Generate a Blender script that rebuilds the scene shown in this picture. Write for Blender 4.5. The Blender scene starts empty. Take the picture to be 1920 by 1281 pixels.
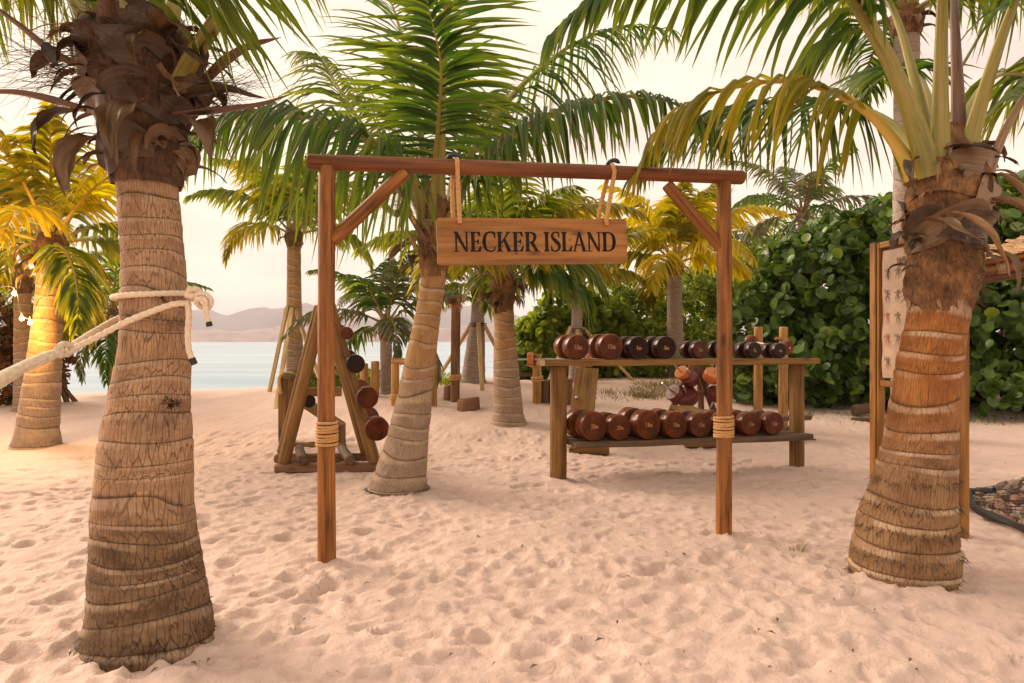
import bpy, math, random
import numpy as np
from mathutils import Vector, Matrix
R = math.radians
rng = np.random.default_rng(7)
random.seed(7)
sc = bpy.context.scene
COL = sc.collection

# ------------------------------------------------------------------ camera, sky, sun, exposure
F, H = 1280.0, 1.4                       # focal length in pixels of the 1920 wide photograph, eye height
cam_d = bpy.data.cameras.new('camera'); cam = bpy.data.objects.new('camera', cam_d); COL.objects.link(cam)
cam_d.lens = 24; cam_d.sensor_width = 36; cam_d.clip_start = 0.05; cam_d.clip_end = 30000
cam.location = (0, 0, H); cam.rotation_euler = (R(90), 0, 0)
sc.camera = cam

SUN_AZ, SUN_EL = R(-60), R(28)           # azimuth from +Y (the sea) towards +X, elevation
w = bpy.data.worlds.new('World'); sc.world = w; w.use_nodes = True
nt = w.node_tree; nt.nodes.clear()
def wn(t, **k):
    n = nt.nodes.new(t)
    for a, b in k.items(): setattr(n, a, b)
    return n
sky = wn('ShaderNodeTexSky', sky_type='NISHITA', sun_disc=False)
sky.sun_elevation = SUN_EL; sky.sun_rotation = SUN_AZ; sky.dust_density = 3.0; sky.air_density = 1.2
tc = wn('ShaderNodeTexCoord')
mp = wn('ShaderNodeMapping'); mp.inputs['Scale'].default_value = (1.2, 1.2, 5.0); mp.inputs['Rotation'].default_value = (0.25, 0.2, 0.3)
nz = wn('ShaderNodeTexNoise'); nz.inputs['Scale'].default_value = 1.6; nz.inputs['Detail'].default_value = 5; nz.inputs['Roughness'].default_value = 0.55
cr = wn('ShaderNodeValToRGB')
cr.color_ramp.elements[0].position = 0.33; cr.color_ramp.elements[0].color = (7.7, 5.9, 5.2, 1)
cr.color_ramp.elements[1].position = 0.62; cr.color_ramp.elements[1].color = (11.0, 9.5, 7.2, 1)
nz2 = wn('ShaderNodeTexNoise'); nz2.inputs['Scale'].default_value = 2.6; nz2.inputs['Detail'].default_value = 6
cv = wn('ShaderNodeMapRange'); cv.inputs['From Min'].default_value = 0.30; cv.inputs['From Max'].default_value = 0.52
cv.inputs['To Min'].default_value = 0.80; cv.inputs['To Max'].default_value = 1.0
mx = wn('ShaderNodeMix', data_type='RGBA')
bg = wn('ShaderNodeBackground'); bg.inputs['Strength'].default_value = 0.080
wo = wn('ShaderNodeOutputWorld')
L = nt.links.new
L(tc.outputs['Generated'], mp.inputs['Vector']); L(mp.outputs['Vector'], nz.inputs['Vector']); L(mp.outputs['Vector'], nz2.inputs['Vector'])
L(nz.outputs['Fac'], cr.inputs['Fac']); L(nz2.outputs['Fac'], cv.inputs['Value'])
L(cv.outputs['Result'], mx.inputs['Factor']); L(sky.outputs['Color'], mx.inputs[6]); L(cr.outputs['Color'], mx.inputs[7])
L(mx.outputs[2], bg.inputs['Color']); L(bg.outputs['Background'], wo.inputs['Surface'])

sun_d = bpy.data.lights.new('sun', 'SUN'); sun = bpy.data.objects.new('sun', sun_d); COL.objects.link(sun)
sun_d.energy = 4.0; sun_d.angle = R(38); sun_d.color = (1.0, 0.80, 0.62)
sdir = Vector((math.sin(SUN_AZ)*math.cos(SUN_EL), math.cos(SUN_AZ)*math.cos(SUN_EL), math.sin(SUN_EL)))
sun.rotation_euler = sdir.to_track_quat('Z', 'Y').to_euler()
sc.view_settings.view_transform = 'Standard'; sc.view_settings.look = 'None'
sc.view_settings.exposure = 0.75; sc.view_settings.gamma = 1.0
sc.cycles.max_bounces = 5; sc.cycles.diffuse_bounces = 3; sc.cycles.glossy_bounces = 2; sc.cycles.volume_bounces = 0; sc.cycles.transparent_max_bounces = 6
sc.cycles.caustics_reflective = False; sc.cycles.caustics_refractive = False

# ------------------------------------------------------------------ helpers
WO = {}
def tag(o, label=None, cat=None, group=None, kind=None):
    if label: o['label'] = label
    if cat: o['category'] = cat
    if group: o['group'] = group
    if kind: o['kind'] = kind
    return o
def thing(name, label, cat, loc, group=None):
    o = bpy.data.objects.new(name, None); COL.objects.link(o); o.location = loc
    o.empty_display_size = 0.1
    WO[o.name] = Vector(loc)
    return tag(o, label, cat, group)
def make_mesh(name, V, Fc, mat, uv=None, smooth=True):
    me = bpy.data.meshes.new(name)
    V = np.asarray(V, dtype=np.float64).reshape(-1, 3)
    me.from_pydata(V.tolist() if len(V) < 200000 else V, [], Fc if isinstance(Fc, list) else Fc.tolist())
    if uv is not None:
        ul = me.uv_layers.new(name='UVMap')
        li = np.empty(len(me.loops), dtype=np.int32); me.loops.foreach_get('vertex_index', li)
        ul.data.foreach_set('uv', np.asarray(uv, dtype=np.float32)[li].ravel())
    if smooth: me.polygons.foreach_set('use_smooth', np.ones(len(me.polygons), dtype=bool))
    if mat: me.materials.append(mat)
    me.update()
    return me
def obj(name, V, Fc, mat, parent=None, uv=None, smooth=True, kind=None):
    org = WO.get(parent.name, Vector((0, 0, 0))) if parent else Vector((0, 0, 0))
    V = np.asarray(V, dtype=np.float64).reshape(-1, 3) - np.array(org)
    o = bpy.data.objects.new(name, make_mesh(name, V, Fc, mat, uv, smooth)); COL.objects.link(o)
    if parent: o.parent = parent
    WO[o.name] = org.copy()
    if kind: o['kind'] = kind
    return o
class MB:
    """collects shapes with uv (u across, v along, in metres) and links them as one mesh"""
    def __init__(s): s.V = []; s.F = []; s.U = []
    def add(s, V, Fc, U):
        b = len(s.V); s.V += [tuple(v) for v in V]; s.U += [tuple(u) for u in U]
        s.F += [tuple(i + b for i in f) for f in Fc]
    def build(s, name, mat, parent=None, smooth=True, kind=None):
        o = obj(name, s.V, s.F, mat, parent, s.U, smooth, kind)
        if smooth and kind is None and len(s.V) < 6000: o.data.set_sharp_from_angle(angle=R(42))
        return o
def sstep(a, b, x):
    t = np.clip((x - a) / (b - a), 0, 1); return t*t*(3 - 2*t)
def catmull(pts, n):
    P_ = np.array([tuple(p) for p in pts], dtype=float)
    d = np.r_[0, np.cumsum(np.linalg.norm(np.diff(P_, axis=0), axis=1))]
    Q = np.vstack([2*P_[0] - P_[1], P_, 2*P_[-1] - P_[-2]])
    out = []
    for t in np.linspace(0, d[-1], n):
        i = min(np.searchsorted(d, t, side='right') - 1, len(P_) - 2)
        u = (t - d[i]) / max(d[i+1] - d[i], 1e-9)
        a, b, c, e = Q[i], Q[i+1], Q[i+2], Q[i+3]
        out.append(0.5*((2*b) + (-a + c)*u + (2*a - 5*b + 4*c - e)*u*u + (-a + 3*b - 3*c + e)*u**3))
    return np.array(out)
def frames(path):
    path = np.asarray(path, float)
    T = np.gradient(path, axis=0); T /= np.linalg.norm(T, axis=1)[:, None] + 1e-12
    up = np.array([0, 0, 1.0]) if abs(T[0][2]) < 0.9 else np.array([0, 1.0, 0])
    A = []; a = up - T[0]*np.dot(up, T[0]); a /= np.linalg.norm(a)
    for t in T:
        a = a - t*np.dot(a, t); a /= np.linalg.norm(a) + 1e-12; A.append(a.copy())
    A = np.array(A); B = np.cross(T, A)
    return T, A, B
def tube(path, radii, seg=12, shape=None, caps=True, mb=None, flat=1.0):
    """tube along a path; shape(theta, s) multiplies the radius; uv in metres"""
    path = np.asarray(path, float); n = len(path)
    radii = np.broadcast_to(np.asarray(radii, float), (n,))
    T, A, B = frames(path)
    s = np.r_[0, np.cumsum(np.linalg.norm(np.diff(path, axis=0), axis=1))]
    th = np.linspace(0, 2*math.pi, seg, endpoint=False)
    V = []; U = []
    rm = float(radii.mean())
    for i in range(n):
        k = shape(th, s[i]) if shape else 1.0
        rr = radii[i]*k*np.ones(seg)
        V.append(path[i] + np.outer(rr*np.cos(th), A[i])*flat + np.outer(rr*np.sin(th), B[i]))
        U.append(np.c_[th*rm, np.full(seg, s[i])])
    V = np.vstack(V); U = np.vstack(U)
    Fc = [(i*seg + j, i*seg + (j+1) % seg, (i+1)*seg + (j+1) % seg, (i+1)*seg + j) for i in range(n-1) for j in range(seg)]
    if caps:
        Fc.append(tuple(range(seg - 1, -1, -1))); Fc.append(tuple((n-1)*seg + j for j in range(seg)))
    m = mb or MB(); m.add(V, Fc, U); return m
def log_shape(p0, p1, r0, r1=None, seg=18, n=14, wob=0.035, seed=0, mb=None, bow=0.0):
    """a peeled log: uneven round section, rounded-over sawn ends"""
    r1 = r0 if r1 is None else r1
    q = np.random.default_rng(seed)
    p0 = np.array(tuple(p0)); p1 = np.array(tuple(p1)); Ln = np.linalg.norm(p1 - p0); ax = (p1 - p0)/Ln
    e = min(0.012, Ln*0.05)
    t = np.r_[0, e/Ln*0.4, e/Ln, np.linspace(0.04, 0.96, n), 1 - e/Ln, 1 - e/Ln*0.4, 1]
    sd = np.cross(ax, [0.3, 0.5, 0.8]); sd /= np.linalg.norm(sd)
    ph = q.uniform(0, 6.28, 6); am = q.uniform(-1, 1, 6)
    path = [p0 + ax*Ln*u + sd*(bow*math.sin(math.pi*u) + 0.25*wob*r0*math.sin(5*u + ph[0])) for u in t]
    rad = [(r0 + (r1 - r0)*u)*(1 + wob*0.5*math.sin(u*7 + ph[1]) + wob*0.4*math.sin(u*17 + ph[2])) for u in t]
    rad[0] *= 0.86; rad[1] *= 0.95; rad[-1] *= 0.86; rad[-2] *= 0.95
    def sh(th, s): return 1 + wob*(0.7*np.sin(2*th + ph[3] + s*0.8) + 0.5*np.sin(3*th + ph[4] - s) + 0.25*np.sin(5*th + ph[5]))
    return tube(path, rad, seg, sh, True, mb)
def rope_shape(path_pts, r, n=None, mb=None, lobes=3, pitch=7.0, seg=12):
    P_ = np.array([tuple(p) for p in path_pts], float)
    Ln = np.linalg.norm(np.diff(P_, axis=0), axis=1).sum()
    n = n or max(8, int(Ln/(r*0.55)))
    path = catmull(P_, n)
    def sh(th, s): return 0.80 + 0.26*np.abs(np.cos(0.5*lobes*(th - s*2*math.pi/(pitch*r))))
    return tube(path, r, seg, sh, True, mb)
def box_shape(c, size, M=None, bevel=0.006, mb=None, along=None):
    """chamfered block; M a 3x3 matrix whose columns are its axes"""
    sx, sy, sz = [v/2 for v in size]; b = min(bevel, sx*0.45, sy*0.45, sz*0.45)
    M = np.eye(3) if M is None else np.array(M)
    V = []; idx = {}
    for ix in (-1, 1):
        for iy in (-1, 1):
            for iz in (-1, 1):
                for ax in range(3):
                    v = [ix*(sx - b), iy*(sy - b), iz*(sz - b)]
                    v[ax] = (ix*sx, iy*sy, iz*sz)[ax]
                    idx[(ix, iy, iz, ax)] = len(V); V.append(v)
    Fc = []
    def fc(keys, nrm):
        ids = [idx[k] for k in keys]
        p = [np.array(V[i]) for i in ids]
        if np.dot(np.cross(p[1] - p[0], p[2] - p[1]), nrm) < 0: ids = ids[::-1]
        Fc.append(tuple(ids))
    sg = [(-1, -1), (1, -1), (1, 1), (-1, 1)]
    for ax in range(3):
        for s in (-1, 1):
            ks = []
            for a, bb in sg:
                k = [0, 0, 0]; k[ax] = s; o = [i for i in range(3) if i != ax]; k[o[0]] = a; k[o[1]] = bb
                ks.append((*k, ax))
            nr = [0, 0, 0]; nr[ax] = s; fc(ks, nr)
    for a1 in range(3):
        for a2 in range(a1 + 1, 3):
            a3 = 3 - a1 - a2
            for s1 in (-1, 1):
                for s2 in (-1, 1):
                    k = [0, 0, 0]; k[a1] = s1; k[a2] = s2
                    kA = k[:]; kA[a3] = -1; kB = k[:]; kB[a3] = 1
                    fc([(*kA, a1), (*kB, a1), (*kB, a2), (*kA, a2)], k)
    for ix in (-1, 1):
        for iy in (-1, 1):
            for iz in (-1, 1): fc([(ix, iy, iz, 0), (ix, iy, iz, 1), (ix, iy, iz, 2)], (ix, iy, iz))
    V = np.array(V)
    la = int(np.argmax(size)) if along is None else along
    o = [i for i in range(3) if i != la]
    U = np.c_[V[:, o[0]] + V[:, o[1]]*1.37, V[:, la]]
    m = mb or MB(); m.add(V @ M.T + np.array(tuple(c)), Fc, U); return m
def rotz(a): c, s = math.cos(a), math.sin(a); return np.array([[c, -s, 0], [s, c, 0], [0, 0, 1.0]])
def rotx(a): c, s = math.cos(a), math.sin(a); return np.array([[1.0, 0, 0], [0, c, -s], [0, s, c]])
def beam(p0, p1, wd, th, mb=None, upv=(0, 0, 1), bevel=0.006):
    """squared timber from p0 to p1: wd across (horizontal), th the other way"""
    p0 = np.array(tuple(p0)); p1 = np.array(tuple(p1)); y = p1 - p0; Ln = np.linalg.norm(y); y = y/Ln
    u = np.array(upv, float); x = np.cross(y, u)
    if np.linalg.norm(x) < 1e-3: x = np.cross(y, [1.0, 0, 0])
    x /= np.linalg.norm(x); z = np.cross(x, y)
    return box_shape((p0 + p1)/2, (wd, Ln, th), np.c_[x, y, z], bevel, mb, along=1)
def lathe(profile, seg=24, M=None, c=(0, 0, 0), mb=None):
    """profile of (radius, height) turned about the local z axis"""
    th = np.linspace(0, 2*math.pi, seg, endpoint=False); V = []; U = []
    for r, z in profile:
        V += [(r*math.cos(t), r*math.sin(t), z) for t in th]; U += [(r*math.cos(t), r*math.sin(t)) for t in th]
    n = len(profile)
    Fc = [(i*seg + j, i*seg + (j+1) % seg, (i+1)*seg + (j+1) % seg, (i+1)*seg + j) for i in range(n-1) for j in range(seg)]
    Fc.append(tuple(range(seg - 1, -1, -1))); Fc.append(tuple((n-1)*seg + j for j in range(seg)))
    V = np.array(V); M = np.eye(3) if M is None else M
    m = mb or MB(); m.add(V @ np.array(M).T + np.array(tuple(c)), Fc, U); return m
def axis_frame(d):
    d = Vector(d).normalized(); q = d.to_track_quat('Z', 'Y'); return np.array(q.to_matrix())

# terrain and points: P() is a point at a known distance, G() the ground point seen at a pixel
def gz_np(x, y):
    c = np.interp(x, [-20, -10.6, -6.4, -1.5, 2.6, 12], [.12, .15, .28, .50, .53, .62])
    z = c*sstep(8.0, 15.5, y)
    yc = np.interp(x, [-30, -3, 2, 5, 9, 30], [16.2, 16.4, 17.5, 22, 34, 60])
    z = z - 3.2*sstep(0, 9, y - yc)
    return z
def gz(x, y): return float(gz_np(np.array([x]), np.array([y]))[0])
def P(px, py, Y): return Vector(((px - 960)/F*Y, Y, H - (py - 640.5)/F*Y))
_GYS = np.arange(1.5, 60, 0.01)
def G(px, py):
    xs = (px - 960)/F*_GYS; zs = H - (py - 640.5)/F*_GYS; hit = np.nonzero(zs <= gz_np(xs, _GYS))[0]
    k = hit[0] if len(hit) else len(_GYS) - 1
    return Vector((xs[k], _GYS[k], gz(xs[k], _GYS[k])))

# ------------------------------------------------------------------ materials
def M_new(name):
    m = bpy.data.materials.new(name); m.use_nodes = True; t = m.node_tree
    b = t.nodes['Principled BSDF']; return m, t, b
def nd(t, typ, ins=None, **k):
    n = t.nodes.new(typ)
    for a, b in k.items(): setattr(n, a, b)
    for a, b in (ins or {}).items(): n.inputs[a].default_value = b
    return n
def ramp(t, fac, stops):
    r = t.nodes.new('ShaderNodeValToRGB'); e = r.color_ramp.elements
    while len(e) < len(stops): e.new(0.5)
    for k, (p, c) in enumerate(stops): e[k].position = p; e[k].color = (*c, 1) if len(c) == 3 else c
    t.links.new(fac, r.inputs['Fac']); return r.outputs['Color']
def mixc(t, a, b, fac, mode='MIX'):
    m = t.nodes.new('ShaderNodeMix'); m.data_type = 'RGBA'; m.blend_type = mode
    for s, v in ((6, a), (7, b), (0, fac)):
        if hasattr(v, 'is_linked') or hasattr(v, 'node'): t.links.new(v, m.inputs[s])
        else: m.inputs[s].default_value = (*v, 1) if isinstance(v, tuple) and len(v) == 3 else v
    return m.outputs[2]
def mathn(t, op, a, b=None):
    m = t.nodes.new('ShaderNodeMath'); m.operation = op
    for i, v in enumerate((a, b)):
        if v is None: continue
        if hasattr(v, 'node'): t.links.new(v, m.inputs[i])
        else: m.inputs[i].default_value = v
    return m.outputs[0]
def uv_vec(t, su, sv, rnd=True, seed=0.0):
    uv = t.nodes.new('ShaderNodeUVMap'); uv.uv_map = 'UVMap'
    s = t.nodes.new('ShaderNodeSeparateXYZ'); t.links.new(uv.outputs[0], s.inputs[0])
    c = t.nodes.new('ShaderNodeCombineXYZ')
    t.links.new(mathn(t, 'MULTIPLY', s.outputs[0], su), c.inputs[0]); t.links.new(mathn(t, 'MULTIPLY', s.outputs[1], sv), c.inputs[1])
    if rnd:
        oi = t.nodes.new('ShaderNodeObjectInfo'); t.links.new(mathn(t, 'MULTIPLY_ADD', oi.outputs['Random'], 60.0), c.inputs[2])
    else: c.inputs[2].default_value = seed
    return c.outputs[0], s
def noise(t, vec, scale=1.0, detail=4, rough=0.55):
    n = nd(t, 'ShaderNodeTexNoise', {'Scale': scale, 'Detail': detail, 'Roughness': rough})
    if vec is not None: t.links.new(vec, n.inputs['Vector'])
    return n.outputs['Fac']
def bump(t, b, h, strength=0.4, dist=0.01):
    n = nd(t, 'ShaderNodeBump', {'Strength': strength, 'Distance': dist}); t.links.new(h, n.inputs['Height']); t.links.new(n.outputs[0], b.inputs['Normal'])
def wood(name, c1, c2, dark, rough=0.65, su=45, sv=2.2, crack=1.0):
    m, t, b = M_new(name)
    v, _ = uv_vec(t, su, sv)
    f = noise(t, v, 1.0, 6, 0.6)
    col = ramp(t, f, [(0.28, dark), (0.42, c1), (0.62, c2), (0.8, c1)])
    v2, _ = uv_vec(t, 9, 1.3); g = noise(t, v2, 1.0, 3, 0.5)
    col = mixc(t, col, ramp(t, g, [(0.35, (0.62, 0.58, 0.55)), (0.6, (1.0, 1.0, 1.0))]), 1.0, 'MULTIPLY')
    v3, _ = uv_vec(t, 70, 1.1); k = noise(t, v3, 1.0, 2, 0.5)
    line = ramp(t, k, [(0.30, (0.35, 0.33, 0.3)), (0.36, (1, 1, 1))])
    col = mixc(t, col, line, 0.75*crack, 'MULTIPLY')
    kv, _ = uv_vec(t, 7, 2.6); kn_ = nd(t, 'ShaderNodeTexVoronoi', {'Scale': 1.0, 'Randomness': 1.0}); t.links.new(kv, kn_.inputs['Vector'])
    col = mixc(t, col, dark, mathn(t, 'MULTIPLY', ramp(t, kn_.outputs['Distance'], [(0.07, (1, 1, 1)), (0.17, (0, 0, 0))]), 0.85))
    t.links.new(col, b.inputs['Base Color']); b.inputs['Roughness'].default_value = rough
    b.inputs['Specular IOR Level'].default_value = 0.35
    h = mathn(t, 'ADD', mathn(t, 'MULTIPLY', f, 0.5), mathn(t, 'MULTIPLY', line, 0.5)); bump(t, b, h, 0.5, 0.004)
    return m
W_GATE = wood('gate_log_wood', (0.225, 0.080, 0.015), (0.40, 0.160, 0.034), (0.050, 0.015, 0.004), 0.5)
W_BEAM = wood('beam_log_wood', (0.155, 0.048, 0.012), (0.22, 0.075, 0.019), (0.050, 0.015, 0.005), 0.5)
W_SIGN = wood('sign_board_wood', (0.32, 0.132, 0.031), (0.42, 0.195, 0.054), (0.14, 0.050, 0.013), 0.5, 30, 1.6, 0.5)
W_OLIVE = wood('weathered_post_wood', (0.205, 0.100, 0.025), (0.29, 0.155, 0.045), (0.080, 0.033, 0.009), 0.7)
W_PINE = wood('pale_post_wood', (0.42, 0.21, 0.06), (0.54, 0.30, 0.10), (0.21, 0.09, 0.028), 0.65)
W_GREY = wood('grey_shelf_wood', (0.12, 0.072, 0.042), (0.19, 0.120, 0.072), (0.05, 0.028, 0.018), 0.75)
W_BROWN = wood('brown_log_wood', (0.175, 0.082, 0.038), (0.25, 0.130, 0.066), (0.075, 0.032, 0.016), 0.75)
W_FRAME = wood('notice_frame_wood', (0.28, 0.118, 0.022), (0.38, 0.175, 0.038), (0.13, 0.050, 0.011), 0.55)
W_STAKE = wood('pale_stake_timber', (0.52, 0.34, 0.14), (0.62, 0.43, 0.20), (0.34, 0.19, 0.075), 0.7)
def plain(name, c, rough=0.6, metal=0.0, var=0.25, scale=12.0, bstr=0.15, coat=0.0):
    m, t, b = M_new(name)
    tc_ = t.nodes.new('ShaderNodeTexCoord'); f = noise(t, tc_.outputs['Object'], scale, 4, 0.6)
    lo = tuple(x*(1 - var) for x in c); hi = tuple(min(1, x*(1 + var)) for x in c)
    t.links.new(ramp(t, f, [(0.3, lo), (0.7, hi)]), b.inputs['Base Color'])
    b.inputs['Roughness'].default_value = rough; b.inputs['Metallic'].default_value = metal; b.inputs['Coat Weight'].default_value = coat
    if bstr: bump(t, b, f, bstr, 0.01)
    return m
ROPE_TAN = plain('tan_rope', (0.55, 0.30, 0.12), 0.9, 0, 0.3, 90, 0.3)
ROPE_WHITE = plain('cream_rope', (0.74, 0.60, 0.45), 0.9, 0, 0.15, 90, 0.3)
CLOTH = plain('cream_hammock_cloth', (0.62, 0.52, 0.38), 0.95, 0, 0.2, 60, 0.3)
BLACK = plain('black_tape', (0.012, 0.010, 0.010), 0.5, 0, 0.2, 20, 0)
NAVY = plain('dark_blue_tape', (0.02, 0.025, 0.05), 0.5, 0, 0.2, 20, 0)
PAINT_BLACK = plain('black_sign_paint', (0.007, 0.006, 0.005), 0.9, 0, 0.4, 60, 0.1)
PAINT_GOLD = plain('gold_lettering_paint', (0.48, 0.23, 0.06), 0.5, 0, 0.3, 40, 0)
PAINT_PALE = plain('pale_lettering_paint', (0.38, 0.22, 0.13), 0.5, 0, 0.3, 40, 0)
STEEL = plain('brushed_steel', (0.62, 0.60, 0.60), 0.35, 0.85, 0.1, 30, 0)
TEAL = plain('teal_paint', (0.03, 0.20, 0.19), 0.5, 0, 0.2, 10, 0)
def varnish(name, c, cd, coat=0.30):
    m, t, b = M_new(name)
    tc_ = t.nodes.new('ShaderNodeTexCoord'); oi = t.nodes.new('ShaderNodeObjectInfo')
    mp_ = nd(t, 'ShaderNodeMapping', {'Scale': (7, 7, 7)}); t.links.new(tc_.outputs['Object'], mp_.inputs[0])
    ad = nd(t, 'ShaderNodeVectorMath', operation='ADD'); t.links.new(mp_.outputs[0], ad.inputs[0]); t.links.new(oi.outputs['Random'], ad.inputs[1])
    f = noise(t, ad.outputs[0], 1.0, 6, 0.65)
    t.links.new(ramp(t, f, [(0.3, cd), (0.7, c)]), b.inputs['Base Color'])
    b.inputs['Roughness'].default_value = 0.4; b.inputs['Specular IOR Level'].default_value = 0.16; b.inputs['Coat Weight'].default_value = coat; b.inputs['Coat Roughness'].default_value = 0.10
    return m
V_BROWN = varnish('red_brown_varnish', (0.21, 0.056, 0.015), (0.055, 0.013, 0.005))
V_DARK = varnish('dark_varnish', (0.055, 0.014, 0.008), (0.014, 0.005, 0.004))
V_FACE = varnish('varnished_end_grain', (0.17, 0.042, 0.011), (0.028, 0.008, 0.004), 0.05)
V_FACE_D = varnish('dark_varnished_end_grain', (0.035, 0.012, 0.008), (0.012, 0.005, 0.004), 0.05)
V_ORANGE = varnish('orange_varnish', (0.66, 0.22, 0.06), (0.45, 0.12, 0.03))
V_MAROON = varnish('maroon_varnish', (0.17, 0.035, 0.030), (0.08, 0.015, 0.015))

def trunk_mat(name, body1, body2, scar, dark, low1, low2, vsplit, nu=70, crack=0.8, stain=0.5, scar_k=0.92):
    m, t, b = M_new(name)
    vec, s = uv_vec(t, nu, 0.55, False, 3.0); crk = noise(t, vec, 1.0, 3, 0.6)
    vec2, _ = uv_vec(t, 7, 1.1, False, 8.0); big = noise(t, vec2, 1.0, 5, 0.6)
    vec3, _ = uv_vec(t, 160, 6, False, 2.0); fine = noise(t, vec3, 1.0, 3, 0.6)
    up = ramp(t, big, [(0.36, body1), (0.62, body2)]); lo = ramp(t, big, [(0.36, low1), (0.62, low2)])
    hf = nd(t, 'ShaderNodeMapRange', {'From Min': vsplit - 1.5, 'From Max': vsplit + 1.5}); t.links.new(mathn(t, 'ADD', s.outputs[1], mathn(t, 'MULTIPLY', big, 2.0)), hf.inputs['Value'])
    col = mixc(t, lo, up, hf.outputs[0])
    fr = mathn(t, 'FRACT', s.outputs[1])
    jag = mathn(t, 'ADD', fr, mathn(t, 'MULTIPLY', mathn(t, 'SUBTRACT', crk, 0.5), 0.16))
    sc_f = ramp(t, jag, [(0.0, (0, 0, 0)), (0.70, (0, 0, 0)), (0.80, (1, 1, 1)), (0.95, (1, 1, 1)), (1.0, (0, 0, 0))])
    sc_m = mathn(t, 'MULTIPLY', sc_f, ramp(t, noise(t, uv_vec(t, 5, 0.6, False, 5.0)[0], 1.0, 2, 0.5), [(0.38, (0.0,)*3), (0.58, (1,)*3)]))
    col = mixc(t, col, scar, mathn(t, 'MULTIPLY', sc_m, scar_k))
    dk = ramp(t, jag, [(0.0, (1, 1, 1)), (0.02, (1, 1, 1)), (0.09, (0, 0, 0))])
    col = mixc(t, col, dark, mathn(t, 'MULTIPLY', dk, 0.8))
    vv_, _ = uv_vec(t, nu, 0.75, False, 0.0); ds = nd(t, 'ShaderNodeVectorMath', operation='MULTIPLY_ADD'); nzc = nd(t, 'ShaderNodeTexNoise', {'Scale': 1.3, 'Detail': 2}); t.links.new(uv_vec(t, nu*0.5, 3.0, False, 1.0)[0], nzc.inputs['Vector'])
    t.links.new(nzc.outputs['Color'], ds.inputs[0]); ds.inputs[1].default_value = (0.6, 0.10, 0); t.links.new(vv_, ds.inputs[2])
    vo = nd(t, 'ShaderNodeTexVoronoi', {'Scale': 1.0, 'Randomness': 0.9}, feature='DISTANCE_TO_EDGE', voronoi_dimensions='2D'); t.links.new(ds.outputs[0], vo.inputs['Vector'])
    ck = mathn(t, 'MULTIPLY', ramp(t, vo.outputs['Distance'], [(0.018, (1, 1, 1)), (0.060, (0, 0, 0))]), ramp(t, big, [(0.30, (0.25,)*3), (0.55, (1,)*3)])); col = mixc(t, col, dark, mathn(t, 'MULTIPLY', ck, crack))
    st = ramp(t, noise(t, uv_vec(t, 4, 0.45, False, 11.0)[0], 1.0, 6, 0.7), [(0.50, (0, 0, 0)), (0.68, (1, 1, 1))])
    col = mixc(t, col, dark, mathn(t, 'MULTIPLY', st, stain))
    col = mixc(t, col, ramp(t, fine, [(0.3, (0.72,)*3), (0.7, (1.12,)*3)]), 1.0, 'MULTIPLY')
    t.links.new(col, b.inputs['Base Color']); b.inputs['Roughness'].default_value = 0.85; b.inputs['Specular IOR Level'].default_value = 0.2
    h = mathn(t, 'SUBTRACT', mathn(t, 'MULTIPLY', fine, 0.35), mathn(t, 'MULTIPLY', ck, 1.0)); bump(t, b, h, 0.7, 0.008)
    return m
T_LEFT = trunk_mat('grey_tan_palm_bark', (0.33, 0.195, 0.115), (0.46, 0.29, 0.17), (0.55, 0.40, 0.28), (0.060, 0.032, 0.019), (0.125, 0.074, 0.040), (0.25, 0.158, 0.088), 8.0, 58, 0.62, 0.55, 0.5)
T_RIGHT = trunk_mat('orange_palm_bark', (0.26, 0.095, 0.026), (0.43, 0.180, 0.055), (0.56, 0.39, 0.26), (0.070, 0.034, 0.017), (0.24, 0.130, 0.066), (0.35, 0.205, 0.105), 8.0, 80, 0.5, 0.45)
T_MID = trunk_mat('ringed_tan_palm_bark', (0.40, 0.215, 0.085), (0.50, 0.31, 0.155), (0.55, 0.41, 0.28), (0.10, 0.060, 0.036), (0.34, 0.235, 0.165), (0.42, 0.30, 0.22), 9.0, 90, 0.45, 0.3)
T_GREY = trunk_mat('grey_palm_bark', (0.34, 0.26, 0.22), (0.42, 0.33, 0.27), (0.45, 0.36, 0.29), (0.15, 0.10, 0.08), (0.32, 0.25, 0.21), (0.40, 0.31, 0.26), 6.0, 60, 0.4, 0.3)

def leaf_mat(name, dark, light, tip, trans=0.35, rough=0.42, tipfac=0.35):
    m, t, b = M_new(name)
    uv = t.nodes.new('ShaderNodeUVMap'); uv.uv_map = 'UVMap'; s = t.nodes.new('ShaderNodeSeparateXYZ'); t.links.new(uv.outputs[0], s.inputs[0])
    col = ramp(t, s.outputs[0], [(0.0, dark), (0.75, light), (1.0, tip)])
    tp = ramp(t, s.outputs[1], [(0.45, (0, 0, 0)), (1.0, (1, 1, 1))])
    col = mixc(t, col, tip, mathn(t, 'MULTIPLY', tp, tipfac))
    t.links.new(col, b.inputs['Base Color']); b.inputs['Roughness'].default_value = rough; b.inputs['Specular IOR Level'].default_value = 0.4
    tr = t.nodes.new('ShaderNodeBsdfTranslucent'); hs = nd(t, 'ShaderNodeHueSaturation', {'Hue': 0.485, 'Saturation': 1.1, 'Value': 1.7}); t.links.new(col, hs.inputs['Color']); t.links.new(hs.outputs[0], tr.inputs['Color'])
    mxs = nd(t, 'ShaderNodeMixShader', {0: trans}); t.links.new(b.outputs[0], mxs.inputs[1]); t.links.new(tr.outputs[0], mxs.inputs[2])
    t.links.new(mxs.outputs[0], t.nodes['Material Output'].inputs['Surface'])
    return m
LF_GREEN = leaf_mat('palm_leaf_green', (0.020, 0.054, 0.008), (0.064, 0.130, 0.015), (0.24, 0.27, 0.03), 0.48, 0.42, 0.5)
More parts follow.
